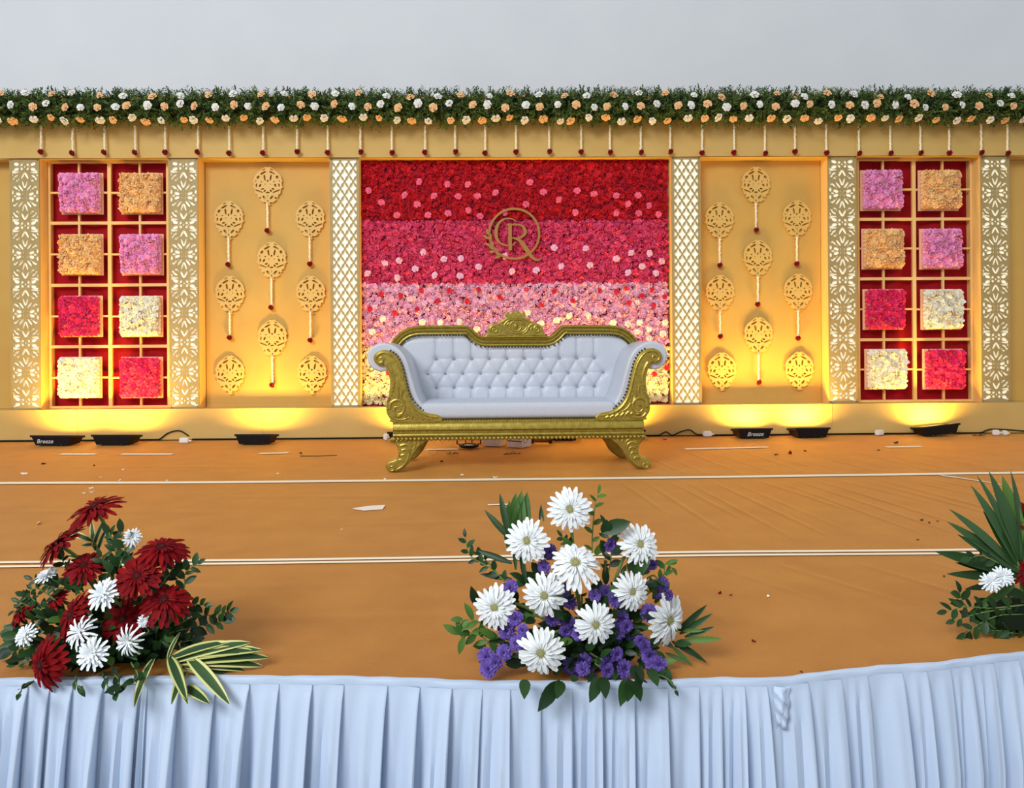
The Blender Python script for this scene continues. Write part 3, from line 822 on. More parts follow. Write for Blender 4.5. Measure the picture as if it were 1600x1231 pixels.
xprism(mb, [(.03, rz(1)), (-.008, rz(1)), (-.016, rz(.95)), (-.016, rz(.88)), (-.03, rz(.84)), (-.036, rz(.78)), (-.037, rz(.52)), (-.03, rz(.46)), (-.02, rz(.44)), (-.02, rz(.34)), (-.03, rz(.31)),
            (-.034, rz(.24)), (-.03, rz(.18)), (-.018, rz(.15)), (-.018, rz(.0)), (.03, rz(0))], -RAILX, RAILX)
sobj('front_rail', mb, M['sofa_gold'])
mb = MB()
for s_ in (-1, 1):
    mb.box(s_ * RAILX - .02 - .02 * (s_ > 0) + .02 * (s_ < 0), s_ * RAILX + .02 - .02 * (s_ > 0) + .02 * (s_ < 0) - 0.0, .031, DEP, rz(0.02), rz(.98))
mb.box(-RAILX + .04, RAILX - .04, DEP - .04, DEP, rz(.02), rz(.98))
sobj('side_rails', mb, M['sofa_gold'], False)
mb = MB()
n = int(2 * RAILX / .0265)
for i in range(n + 1):
    x = -RAILX + .006 + (2 * RAILX - .012) * i / n
    mb.ball((x, -.024, rz(.055)), .0132, .014, .0128, 8, 5)
sobj('pearl_bead', mb, M['sofa_gold'])['kind'] = 'stuff'
mb = MB()
n = int(2 * RAILX / .014)
for i in range(n + 1):
    x = -RAILX + .006 + (2 * RAILX - .012) * i / n
    mb.ball((x, -.021, rz(.39)), .0055, .005, .006, 6, 4)
sobj('thin_bead', mb, M['sofa_gold'])['kind'] = 'stuff'

# back upholstery, frame and crest
YBK = .47
TOPP = [(612, 556), (615, 544), (619, 535), (626, 526), (636, 518), (648, 513), (662, 511), (690, 510.6), (732, 510.6), (739, 512), (745, 517), (750, 522), (757, 527), (766, 528.6), (790, 528.6), (810.5, 528.6)]
def mirror_path(half): return half + [(2 * 810.5 - x, y) for x, y in half[-2::-1]]
top = cr([SP(x, y, YBK + .03) for x, y in mirror_path([(x, y) for x, y in TOPP])], 5)
top = [(x, z) for x, z in top]
mb = MB()
mb.sweep(top, [(0, .56), (0, .475), (.004, .462), (.011, .456), (.018, .462), (.021, .468), (.026, .455), (.034, .446), (.042, .452), (.046, .462), (.052, .456), (.058, .455), (.063, .462), (.064, .56)])
sobj('back_frame', mb, M['sofa_gold'])
tx = np.array([p[0] for p in top]); tz = np.array([p[1] for p in top]); o_ = np.argsort(tx); tx, tz = tx[o_], tz[o_]
def ztop(x): return np.interp(x, tx, tz) - .05
XB = -SP(616, 545, YBK)[0]
d_ = (YS + YBK) / FPX
zr = [SP(810.5, y, YBK)[1] for y in (562, 585, 606.5)]
px_ = 27.5 * d_
BT = []
rows_b = [[(k + .5) * px_ for k in range(-5, 5)], [k * px_ for k in range(-5, 6)], [(k + .5) * px_ for k in range(-5, 5)]]
for r_ in range(3): BT += [(x, zr[r_]) for x in rows_b[r_]]
SEG = []
for a, b in ((0, 1), (1, 2)):
    for x in rows_b[a]:
        for x2 in rows_b[b]:
            if abs(abs(x - x2) - px_ / 2) < .01: SEG.append(((x, zr[a]), (x2, zr[b])))
for x in rows_b[0]: SEG.append(((x, zr[0]), (x, 1.2)))
for x in rows_b[2]: SEG.append(((x, zr[2]), (x, .2)))
NU, NV = 300, 90
U, Vv = np.meshgrid(np.linspace(-1, 1, NU + 1), np.linspace(0, 1, NV + 1))
XX = U * XB; zb_ = rz(1.0) + .06
ZZ = zb_ + Vv * (ztop(XX) - zb_)
HOR = [((rw[i], zr[k]), (rw[i + 1], zr[k])) for k, rw in enumerate(rows_b) for i in range(len(rw) - 1)]
def crease(segs):
    dl = np.full(XX.shape, 9.0)
    for (ax, az), (bx_, bz) in segs:
        dx, dzz = bx_ - ax, bz - az; L2 = dx * dx + dzz * dzz
        t = np.clip(((XX - ax) * dx + (ZZ - az) * dzz) / L2, 0, 1)
        dl = np.minimum(dl, np.hypot(XX - ax - t * dx, ZZ - az - t * dzz))
    return dl
nd = len(SEG) - len(rows_b[0]) - len(rows_b[2])
db = np.full(XX.shape, 9.0)
for bx_, bz in BT: db = np.minimum(db, np.hypot(XX - bx_, ZZ - bz))
hh = .034 * (1 - .42 * np.exp(-crease(SEG[:nd]) / .011)) * (1 - .55 * np.exp(-crease(SEG[nd:]) / .008)) * (1 - .16 * np.exp(-crease(HOR) / .010)) * (1 - .7 * np.exp(-(db / .020) ** 1.4)) + .012
hh *= np.clip((1 - Vv) / .12, 0.25, 1) ** .5
YY = YBK + .035 - hh
vs = np.stack([XX, YY, ZZ], -1).reshape(-1, 3)
idx = np.arange((NU + 1) * (NV + 1)).reshape(NV + 1, NU + 1)
Fq = np.stack([idx[:-1, :-1], idx[:-1, 1:], idx[1:, 1:], idx[1:, :-1]], -1).reshape(-1, 4)
ob = bpy.data.objects.new('tufted_back', bulk_mesh('tufted_back', M['sofa_white'], vs, Fq, True)); COL.objects.link(ob); ob.parent = sofa
mb = MB(); mb.box(-XB + .04, XB - .04, YBK + .04, YBK + .07, rz(1) + .02, .62)
sobj('back_panel', mb, M['seat_white'], False)
cry = MB().ball((0, 0, 0), .0125, .010, .0125, 8, 5).mesh('button', M['crystal'])
for x, z in BT:
    o = bpy.data.objects.new('button', cry); COL.objects.link(o); o.parent = sofa; o.location = (x, YBK + .013, z)
mb = MB()
acc = 0.0; last = None
for i in range(len(top) * 6 - 6):
    f = i / 6; a = int(f); t = f - a
    p = Vector(top[a]).lerp(Vector(top[a + 1]), t)
    if last is None or (p - last).length > .019:
        tv = (Vector(top[min(a + 1, len(top) - 1)]) - Vector(top[max(a - 1, 0)])).normalized(); nn = Vector((tv.y, -tv.x))
        q = p + nn * .071; mb.ball((q.x, .448, q.y), .0078, .006, .0078, 6, 4); last = p
n = int(1.28 / .02)
for i in range(n + 1): mb.ball((-.60 + 1.20 * i / n, -.015, rz(1.02)), .007, .006, .007, 6, 4)
ARM_IN = [(609, 551), (617, 556), (624, 566), (629, 580), (633, 597), (637, 613), (643, 627), (652, 638), (663, 646), (676, 651)]
for s_ in (-1, 1):
    P = cr([SP(x, y) for x, y in ARM_IN], 12); last = None
    for p in P:
        p = Vector(p)
        if last is None or (p - last).length > .02:
            mb.ball((-s_ * (p.x + .012), -.006, p.y + .006), .007, .006, .007, 6, 4); last = p
sobj('nailhead_trim', mb, M['nail'])['kind'] = 'stuff'
def relief(mb, pts, r0, r1=None, yl=-.03, s_=-1, n=5, flat=.7, plane=0.0):
    """raised carved ridge along picture points of the left half; s_=+1 mirrors it"""
    P = cr([SP(x, y, plane) for x, y in pts], n); m = len(P); r1 = r0 * .35 if r1 is None else r1
    mb.tube([(-s_ * x, yl - r0 * .35, z) for x, z in P], [(r0 + (r1 - r0) * (i / (m - 1))) * 1.12 for i in range(m)], 6, flat=flat, up=(0, 1, 0))
def spiral(cx, cy, r0, r1, a0, turns, n=18):
    return [(cx + (r0 + (r1 - r0) * i / n) * math.cos(math.radians(a0) + 2 * PI * turns * i / n), cy - (r0 + (r1 - r0) * i / n) * math.sin(math.radians(a0) + 2 * PI * turns * i / n)) for i in range(n + 1)]
PB = YBK + .03
CRH = [(763, 528.5), (767, 525), (769, 516), (773, 511), (778, 509), (785, 507), (791, 502), (797, 499), (796, 494), (798, 490.5), (801.5, 493.5), (805, 490.5), (808, 489.8), (810.5, 492)]
crest = cr([SP(x, y, PB) for x, y in mirror_path(CRH)], 3)
v, f = fill(crest, [], .05, YBK - .02, .006)
sobj('crest', MB().add(v, f), M['sofa_gold'])
mb = MB(); yl = YBK - .026
for s_ in (-1, 1):
    relief(mb, spiral(777.5, 517.5, 6.5, 1, 200, -1.6), .006, .004, yl, s_, 2, plane=PB)
    relief(mb, [(785, 509), (790, 513), (793, 519), (799, 524), (806, 525.5)], .006, .003, yl, s_, plane=PB)
    relief(mb, [(770, 526), (780, 526), (790, 525), (797, 526.5)], .005, .003, yl, s_, plane=PB)
    relief(mb, [(789, 506), (797, 501), (804, 500), (810.5, 500)], .005, .005, yl, s_, plane=PB)
    relief(mb, [(810.5, 501.5), (800, 503), (794, 509), (794, 515), (800, 521), (810.5, 523)], .005, .005, yl, s_, plane=PB)
    relief(mb, [(808, 504), (803, 508), (802, 514), (806, 519), (810.5, 520)], .004, .004, yl, s_, plane=PB)
    relief(mb, [(800, 507), (797, 511), (799, 516)], .005, .002, yl, s_, plane=PB)
    relief(mb, [(785, 514), (787, 518), (785, 522)], .006, .002, yl, s_, plane=PB)
x, z = SP(810.5, 512, PB); mb.ball((x, yl, z), .016, .012, .024, 8, 6)
sobj('crest_carving', mb, M['sofa_gold'])

# seat
bm = bmesh.new(); bmesh.ops.create_cube(bm, size=1)
zs0, zs1 = rz(1) + .0, SP(810, 631, .02)[1]
bmesh.ops.scale(bm, vec=(1.27, YBK + .02, zs1 - zs0), verts=bm.verts)
bmesh.ops.translate(bm, vec=(0, (YBK + .02) / 2 - .012, (zs0 + zs1) / 2), verts=bm.verts)
bmesh.ops.bevel(bm, geom=[e for e in bm.edges], offset=.045, segments=6, profile=.6, affect='EDGES')
for v_ in bm.verts:
    if v_.co.z > (zs0 + zs1) / 2: v_.co.z += .012 * (1 - (v_.co.x / .64) ** 2)
me = bpy.data.meshes.new('seat'); bm.to_mesh(me); bm.free(); me.materials.append(M['seat_white']); me.polygons.foreach_set('use_smooth', [True] * len(me.polygons))
o = bpy.data.objects.new('seat', me); COL.objects.link(o); o.parent = sofa

# arms
ARM_FAB = [(684, 652), (670, 645), (657, 635), (649, 620), (643, 600), (638, 582), (633, 566), (626, 554), (616, 546), (604, 541.5), (593, 542), (584, 547), (579, 556), (579.5, 567), (586, 575.5), (596, 579),
           (606, 578), (611, 584), (613, 600), (611, 618), (608, 634), (612, 650), (622, 655), (650, 656), (684, 656)]
ARM_GOLD = [(685, 651.5), (668, 648), (654, 641), (644, 630), (638, 615), (634, 598), (630, 581), (625, 567), (617, 556), (606, 550.5), (596, 551), (589, 556), (587.5, 563), (591, 569), (597, 571), (602, 568.5),
            (604.5, 573), (609, 582), (612, 594), (612, 606), (610, 620), (606.5, 634), (607, 646), (613, 656), (618, 659.5), (685, 659.5)]
for s_ in (-1, 1):
    arm = cr([SP(x, y) for x, y in ARM_FAB], 4, True); arm = [(-s_ * x, z) for x, z in arm]
    if s_ > 0: arm = arm[::-1]
    v, f = fill(arm, [], DEP - .06, .012, .014)
    sobj('arm_rest', MB().add(v, f), M['sofa_white'])
    g = cr([SP(x, y) for x, y in ARM_GOLD], 4, True); g = [(-s_ * x, z) for x, z in g]
    if s_ > 0: g = g[::-1]
    v, f = fill(g, [], .05, -.022, .006)
    post = sobj('arm_front', MB().add(v, f), M['sofa_gold'])
    mb = MB(); yl = -.024
    relief(mb, [(684, 653), (668, 650), (653, 642.5), (642.5, 630), (636, 614), (632, 597), (628, 582), (623, 569), (615, 558), (605, 553), (597, 553.5), (591, 558), (590, 564), (594, 568), (599, 567), (601, 563), (599, 560), (596, 561)], .0065, .006, yl, s_)
    relief(mb, [(608, 570), (614, 582), (617, 596), (616, 608)], .012, .006, yl + .004, s_)
    for k, (bx_, by) in enumerate(((617, 600), (616, 606), (615, 612), (613.5, 618))):
        x, z = SP(bx_, by); mb.ball((-s_ * x, yl, z), .0085 - .0008 * k, .008, .0095, 7, 5)
    relief(mb, [(622, 606), (624, 616), (622, 624), (616, 628)], .007, .003, yl, s_)
    relief(mb, [(630, 612), (628, 622), (632, 630), (628, 634)], .007, .003, yl, s_)
    relief(mb, [(610, 640), (612, 631), (620, 626), (629, 629), (633, 637), (630, 646), (622, 648), (617, 643), (619, 637), (624, 637)], .0085, .005, yl, s_)
    relief(mb, [(612, 650), (618, 655), (630, 656), (640, 653)], .008, .003, yl, s_)
    relief(mb, [(636, 634), (642, 642), (650, 647), (660, 651)], .006, .003, yl, s_)
    for (a, b) in (((639, 647), (645, 656)), ((647, 649), (653, 657)), ((655, 651), (661, 657)), ((663, 652.5), (669, 657.5)), ((671, 654), (676, 658)), ((633, 648), (636, 656)), ((609, 622), (606, 628)), ((609, 634), (606.5, 641))):
        relief(mb, [a, ((a[0] + b[0]) / 2 + 1.5, (a[1] + b[1]) / 2), b], .0085, .004, yl, s_)
    x, z = SP(624, 651); mb.ball((-s_ * x, yl, z), .02, .012, .012, 8, 5)
    sobj('arm_carving', mb, M['sofa_gold'], True, post)
    # legs
    LEG = [(616, 687), (619, 693), (623, 699), (625, 706), (625, 714), (622, 720), (616, 724), (610, 725.5), (606.5, 729), (606, 734), (609, 737.5), (615, 738.3), (623, 737), (631, 732), (638, 724), (643, 715), (648, 706), (655, 698), (662, 692), (664, 687)]
    for rear in (0, 1):
        y0 = -.012 if not rear else DEP - .13
        lg = cr([SP(x, y) for x, y in LEG], 3, True)
        zmin = min(z for x, z in lg); zt_ = ZR0 + .002
        lg = [(-s_ * (x + (.04 if rear else 0)), (z - zmin) * (zt_ / (ZR0 - zmin)) if ZR0 > zmin else z) for x, z in lg]
        if s_ > 0: lg = lg[::-1]
        v, f = fill(lg, [], .10, y0, .010)
        L = sobj('leg', MB().add(v, f), M['sofa_gold'])
        if rear: continue
        mb = MB(); yl = y0 - .002
        relief(mb, spiral(613, 731.5, 5.2, 1.2, 120, 1.5), .006, .004, yl, s_, 2)
        for pts in ([(620, 690), (630, 689), (640, 691), (644, 697)], [(626, 697), (634, 695), (641, 699), (641, 706)], [(628, 704), (635, 703), (639, 708), (637, 714)], [(627, 712), (633, 711), (636, 716), (633, 722)],
                    [(623, 719), (629, 719), (631, 724), (627, 729)], [(648, 690), (650, 697), (645, 703)], [(656, 689), (656, 694), (651, 699)], [(640, 709), (637, 719), (630, 728), (622, 733)]):
            relief(mb, pts, .0075, .0035, yl, s_)
        for k in range(5): x, z = SP(626 - k * 1.2, 702 + k * 5.2); mb.ball((-s_ * x, yl, z), .006, .005, .006, 6, 4)
        sobj('leg_carving', mb, M['sofa_gold'], True, L)

# ------------------------------------------------------------------ floodlights on the floor
def floodlight(px, py, wpx, lb, rzd=0.0, text=False, roll=0.0, power=1.0, hgt=.085):
    p = onZ(px, py, 0.0); W = wpx / FPX * p.y; D = .19
    c = Vector((p.x, p.y + D / 2, 0.004))
    t = thing('floodlight', c, lb, 'floodlight', 'black floodlights lying along the plinth', math.radians(rzd))
    def ob(nm, mb, m): o = bpy.data.objects.new(nm, mb.mesh(nm, m)); COL.objects.link(o); o.parent = t; o.rotation_euler = (0, roll, 0); o.location = (0, 0, W * .42 * abs(math.sin(roll))); return o
    a, b = W / 2 * .80, W / 2; hf, hb = hgt, hgt * .72
    mb = MB(); vs = [(-a, -D * .40, 0), (a, -D * .40, 0), (a, D * .40, 0), (-a, D * .40, 0), (-b * .93, -D * .47, hf * .8), (b * .93, -D * .47, hf * .8), (b * .93, D * .47, hb * .8), (-b * .93, D * .47, hb * .8)]
    mb.add(vs, [(0, 3, 2, 1), (0, 1, 5, 4), (1, 2, 6, 5), (2, 3, 7, 6), (3, 0, 4, 7)])
    for k in range(5):
        x = -a * .7 + a * 1.4 * k / 4; mb.box(x - .004, x + .004, -D * .38, D * .38, -.003, 0)
    ob('housing', mb, M['black'])
    mb = MB()
    def pl(x0, x1, y0, y1):
        z = lambda y: hf + (hb - hf) * (y + D / 2) / D
        vs = [(x, y, z(y) - d) for d in (hf * .2, 0) for (x, y) in ((x0, y0), (x1, y0), (x1, y1), (x0, y1))]
        mb.add(vs, [(3, 2, 1, 0), (4, 5, 6, 7), (0, 1, 5, 4), (1, 2, 6, 5), (2, 3, 7, 6), (3, 0, 4, 7)])
    pl(-b, b, -D / 2, -D / 2 + .018); pl(-b, b, D / 2 - .018, D / 2); pl(-b, -b + .02, -D / 2 + .0185, D / 2 - .0185); pl(b - .02, b, -D / 2 + .0185, D / 2 - .0185)
    ob('rim', mb, M['black'])
    mb = MB(); zf, zk = hf * .72, hb * .72
    mb.add([(-b + .03, -D / 2 + .024, zf), (b - .03, -D / 2 + .024, zf), (b - .03, D / 2 - .024, zk), (-b + .03, D / 2 - .024, zk)], [(0, 1, 2, 3)])
    ob('lamp_glass', mb, M['glass_lamp'])
    mb = MB()
    for s_ in (-1, 1): mb.tube([(s_ * b * .5, -D * .42, .006), (s_ * b * .5, -D * .46, -.002)], .006, 6)
    ob('bracket_foot', mb, M['nail'])
    if text:
        fc = bpy.data.curves.new('Breeze', 'FONT'); fc.body = 'Breeze'; fc.size = .05; fc.shear = .3; fc.extrude = .0006; fc.align_x = 'CENTER'
        fo = bpy.data.objects.new('Breeze', fc); COL.objects.link(fo)
        dg = bpy.context.evaluated_depsgraph_get(); dg.update()
        me = bpy.data.meshes.new_from_object(fo.evaluated_get(dg)); bpy.data.objects.remove(fo); bpy.data.curves.remove(fc)
        me.materials.clear(); me.materials.append(M['white_print']); me.name = 'printed_name'
        o = bpy.data.objects.new('printed_name', me); COL.objects.link(o); o.parent = t
        ang = math.atan2(hf * .8, -(-D * .47 + D * .40)); o.rotation_euler = (PI / 2 + (PI / 2 - ang), 0, 0)
        o.location = (-b * .30 if px < 200 else -b * .0, -D * .43 - .004, hf * .22)
    l = bpy.data.lights.new('floodlight_beam', 'AREA'); l.shape = 'RECTANGLE'; l.size = W * .85; l.size_y = .13; l.energy = UPLIGHT_W * power; l.color = UPLIGHT_COLOR; l.spread = math.radians(155)
    lo = bpy.data.objects.new('floodlight_beam', l); COL.objects.link(lo); lo.parent = t
    lo.location = (0, 0.01, hgt * .95); d = Vector((0, math.sin(math.radians(16)), math.cos(math.radians(16))))
    lo.rotation_euler = d.to_track_quat('-Z', 'Y').to_euler()
    return t
floodlight(80, 697, 66, 'black floodlight with white lettering lying below the end lattice column, behind the red gerberas', -4, True)
floodlight(174, 696, 63, 'black floodlight without lettering below the red panel, behind the red gerberas', -3)
floodlight(396, 695, 58, 'black floodlight below the gold panel nearer the red gerberas', -3)
floodlight(632, 691, 54, 'black floodlight half hidden behind the left front leg of the sofa', 0)
floodlight(882, 688.5, 46, 'black floodlight half hidden under the middle of the sofa', 0, hgt=.07)
floodlight(984, 688, 50, 'black floodlight half hidden behind the right front leg of the sofa', 0)
floodlight(1180, 685.5, 56, 'black floodlight with white lettering below the gold panel nearer the long green leaves', 2, True)
floodlight(1270, 684.5, 56, 'black floodlight without lettering below the lattice column, beside the lettered floodlight', 3)
floodlight(1472, 682.5, 62, 'black floodlight tilted to one side below the red panel above the long green leaves', 4, False, -.09)

# cable runs and plugs along the plinth
def cable(pts, lb, r=.006):
    P = [onZ(a, b, 0.0) for a, b in cr([(q[0], q[1]) for q in pts], 5)]
    H = [h for h in [x[0] for x in cr([(q[2] if len(q) > 2 else 0,) for q in pts], 5)]]
    mb = MB(); mb.tube([(p.x, YP - .014, .0065 + max(h, 0)) for p, h in zip(P, H)], r, 6)
    tag(mb.build('cable', M['cable'], smooth=True), lb, 'cable')
cable([(-40, 693), (24, 692.5), (60, 692), (130, 691.5), (215, 691.5), (225, 690), (240, 690, .0), (258, 689, .055), (275, 689, .075), (286, 690, .03)], 'black cable looping up to the white plug behind the red gerberas')
cable([(292, 690), (320, 691), (370, 690), (430, 688.5), (470, 690), (520, 689), (560, 687), (600, 687)], 'black cable from the white plug to the sofa along the plinth foot')
cable([(1008, 683), (1030, 682, .0), (1042, 682, .03), (1054, 683, .0), (1066, 682, .03), (1080, 682, .045), (1092, 683, .01), (1104, 683)], 'black cable with two small loops beside the right side of the sofa')
cable([(1108, 682), (1130, 681), (1145, 683), (1160, 682), (1200, 682), (1240, 682), (1300, 681), (1340, 682), (1366, 681)], 'black cable running between the floodlights beside the lettered one')
cable([(1375, 680), (1395, 682), (1415, 684), (1398, 684), (1370, 683.5), (1345, 683)], 'loose brown black cable end lying beside the white plug')
cable([(1382, 680), (1430, 681), (1500, 681), (1545, 680), (1552, 679, .02), (1570, 679, .03), (1640, 679, .0)], 'black cable running past the tilted floodlight to the far end')
def plug(px, py, w_, h_, lb, rz_=0.0):
    p = onZ(px, py, 0); p.y = min(p.y, YP - .05)
    t = thing('power_adaptor', (p.x, p.y, .002), lb, 'adaptor', None, rz_)
    bm = bmesh.new(); bmesh.ops.create_cube(bm, size=1); bmesh.ops.scale(bm, vec=(w_, .04, h_), verts=bm.verts); bmesh.ops.translate(bm, vec=(0, 0, h_ / 2), verts=bm.verts)
    bmesh.ops.bevel(bm, geom=bm.edges[:], offset=.007, segments=2, affect='EDGES')
    me = bpy.data.meshes.new('body'); bm.to_mesh(me); bm.free(); me.materials.append(M['white_plastic'])
    o = bpy.data.objects.new('body', me); COL.objects.link(o); o.parent = t
    o = objm('cable_gland', MB().tube([(w_ / 2, 0, h_ * .4), (w_ / 2 + .022, 0, h_ * .38)], .007, 7).mesh('cable_gland', M['white_plastic']), t)
plug(288, 692, .075, .042, 'white power adaptor on the carpet behind the red gerberas')
plug(603, 687, .04, .05, 'small white plug beside the left front leg of the sofa')
plug(1105, 682, .075, .045, 'white power adaptor beside the black cable with two loops')
plug(1374, 680, .08, .045, 'white power adaptor near the tilted floodlight', .5)
plug(1556, 680, .05, .045, 'white plug at the far end beyond the tilted floodlight')
plug(1570, 680, .035, .04, 'smaller white plug at the far end beyond the tilted floodlight')

# things standing under the sofa
M['bracket'] = mat('brown_steel', (96, 72, 58), 0.5, metal=0.2)
p = onZ(732, 702, 0)
t = thing('work_lamp', (p.x, p.y + .07, .002), 'small round black lamp in a U bracket under the sofa', 'lamp')
mb = MB()
prof = [(.05, .002), (.07, .007), (.078, .016), (.076, .028), (.058, .028), (.054, .018)]
vs = []; fs = []; nn = 14
for r_, z in prof: vs += [(p.x + r_ * math.cos(2 * PI * k / nn), p.y + .07 + r_ * math.sin(2 * PI * k / nn), .002 + z) for k in range(nn)]
for j in range(len(prof) - 1): fs += [(j * nn + k, j * nn + (k + 1) % nn, (j + 1) * nn + (k + 1) % nn, (j + 1) * nn + k) for k in range(nn)]
fs.append(tuple(reversed(range(nn)))); mb.add(vs, fs).build('lamp_body', M['black'], t)
mb = MB(); mb.ball((p.x, p.y + .07, .020), .052, .052, .006, 12, 6); mb.build('lens', M['white_plastic'], t, True)
mb = MB(); bx = .092
mb.tube([(p.x - .07, p.y + .07, .032), (p.x - bx, p.y + .07, .034), (p.x - bx, p.y + .07, .13), (p.x + bx, p.y + .07, .13), (p.x + bx, p.y + .07, .034), (p.x + .07, p.y + .07, .032)], .0075, 6); mb.build('bracket', M['bracket'], t)
mb = MB()
for dx in (-.025, .025): mb.tube([(p.x + dx, p.y + .07, .04), (p.x + dx, p.y + .07, .124)], .005, 6)
mb.build('stay_rod', M['nail'], t)
M['carton'] = mat('white_carton', (226, 222, 220), 0.7, rgb2=(210, 205, 204), scale=8)
M['print_blue'] = mat('blue_print', (120, 140, 200), 0.7); M['print_brown'] = mat('brown_print', (120, 80, 70), 0.7)
def carton(px, py, w_, d, h_, rzd, lb, stripes):
    p = onZ(px, py, 0)
    t = thing('carton', (p.x, p.y + d / 2, .002), lb, 'box', None, math.radians(rzd))
    objm('carton_body', MB().box(-w_ / 2, w_ / 2, -d / 2, d / 2, 0, h_).mesh('carton_body', M['carton']), t)
    mb = MB()
    mb.add([(-w_ / 2, -d / 2, h_), (w_ / 2, -d / 2, h_), (w_ / 2, -d / 2 + d * .49, h_ + .004), (-w_ / 2, -d / 2 + d * .49, h_ + .004)], [(0, 1, 2, 3)])
    mb.add([(-w_ / 2, d / 2, h_), (w_ / 2, d / 2, h_), (w_ / 2, d * .01, h_ + .004), (-w_ / 2, d * .01, h_ + .004)], [(0, 1, 2, 3)])
    objm('lid_flap', mb.mesh('lid_flap', M['carton']), t)
    if stripes:
        mb = MB(); mb.box(-w_ / 2, w_ / 2, -d / 2 - .001, -d / 2 - .0002, h_ * .40, h_ * .48); mb.box(-w_ / 2, w_ / 2, -d / 2 - .001, -d / 2 - .0002, h_ * .72, h_ * .78)
        objm('brown_stripe', mb.mesh('brown_stripe', M['print_brown']), t)
        mb = MB(); mb.tube([(w_ / 2 + .0006, -.02 + .03 * math.cos(a), h_ * .5 + .022 * math.sin(a)) for a in np.linspace(0, 2 * PI, 16)], .003, 4)
        objm('blue_emblem', mb.mesh('blue_emblem', M['print_blue']), t)
carton(772, 697.5, .145, .15, .10, -14, 'plain white carton under the middle of the sofa', False)
carton(812, 699.5, .13, .15, .11, -32, 'white carton with a brown stripe and blue emblem under the sofa', True)
p = onZ(848, 693.5, 0)
t = thing('cable_reel', (p.x, p.y, 0), 'small brown drum lying on its side beside the striped carton', 'drum')
mb = MB(); mb.tube([(p.x - .075, p.y, .045), (p.x + .05, p.y, .042)], .032, 10); mb.build('drum', mat('brown_tube', (150, 104, 84), 0.6), t)
mb = MB(); mb.tube([(p.x + .05, p.y - .0, .045), (p.x + .075, p.y - .0, .045)], .043, 12); mb.tube([(p.x - .09, p.y, .045), (p.x - .075, p.y, .045)], .043, 12); mb.build('flange', mat('dark_brown_flange', (84, 60, 52), 0.6), t)

# ------------------------------------------------------------------ skirt on the stage front
M['skirt'] = mat('white_satin_skirt', (196, 209, 228), 0.55, rgb2=(190, 204, 224), scale=3, bump=0.05, bscale=120, sheen=0.15, spec=0.3)
FX = [-420, -370, -318, -270, -215, -160, -110, -60, -18, 28, 62, 98, 146, 204, 216, 268, 325, 378, 425, 478, 528, 597, 648, 698, 745, 795, 842, 890, 936, 985, 1036, 1085, 1120, 1155, 1198, 1265, 1322, 1368, 1427, 1468, 1510, 1548, 1592, 1640, 1690,
      1735, 1790, 1840, 1890, 1945, 2000]
skirt = thing('stage_skirt', (0, edge_y(0) - .01, -.74), 'pleated white satin skirt hanging along the front edge of the stage', 'stage skirt')
rs = random.Random(5)
TS = [0, .06, .14, .24, .34, .44, .54, .64, .74, .83, .9, .95, .985, 1.0]
ZS = [-.012, -.022, -.035, -.055, -.08, -.11, -.15, -.2, -.27, -.36, -.48, -.62, -.745]
colx = []
for i in range(len(FX) - 1):
    a, b = FX[i], FX[i + 1]
    la = 9 if a < 760 else (-7 if a > 1180 else 2); lb_ = 9 if b < 760 else (-7 if b > 1180 else 2)
    amp = rs.uniform(.6, 1.3) * min(1.15, (b - a) / 46); ph = rs.uniform(0, 6.3); fq = rs.choice([1.2, 1.9, 2.6])
    for t in TS: colx.append((a, b, la, lb_, amp, ph, fq, t))
def PX2X(px): return onY(px, 1060, 1.88).x
vs = []; nc = len(colx)
for z in ZS:
    fz = min(1.0, max(0.0, (-z - .02) / .26)); fz = fz ** .7
    for (a, b, la, lb_, amp, ph, fq, t) in colx:
        xa = PX2X(a) + (la / FPX * 1.88) * (1 - fz); xb = PX2X(b) + (lb_ / FPX * 1.88) * (1 - fz)
        x = xa - .010 * fz + (xb - xa + .010 * fz) * t
        f = t ** 1.25
        if t >= .985: f *= .93 if t < 1 else .82
        dpt = (.003 + .044 * fz) * amp * f + fz * .016 * math.sin(2 * PI * fq * t + ph) * math.sin(PI * t) + .004 * math.sin(x * 9 + 1) * fz
        zz = z + (.0 if z < -.03 else .0)
        vs.append((x, edge_y(x) - .005 - dpt, zz))
fs = [(j * nc + i, j * nc + i + 1, (j + 1) * nc + i + 1, (j + 1) * nc + i) for j in range(len(ZS) - 1) for i in range(nc - 1)]
me = MB().add(vs, fs).mesh('pleated_cloth', M['skirt'], True, wloc(skirt))
me.set_sharp_from_angle(angle=math.radians(50))
objm('pleated_cloth', me, skirt)
def hem(u, v):
    x = PX2X(-420) + (PX2X(2000) - PX2X(-420)) * u; yy = edge_y(x)
    k = [(.012, .002), (.0, .0024), (-.0042, .0014), (-.0050, -.0015), (-.0053, -.008), (-.0050, -.0135)]
    i = min(int(v * 5 + .001), 5); off, z = k[i]
    return (x, yy + off - .0008 * math.sin(x * 37) * (v > .5) - .0006 * math.sin(x * 91), z + .0008 * math.sin(x * 26) + .0006 * math.sin(x * 61))
MB().grid(hem, 500, 5).build('hem_band', M['skirt'], skirt, True).data.set_sharp_from_angle(angle=math.radians(35))
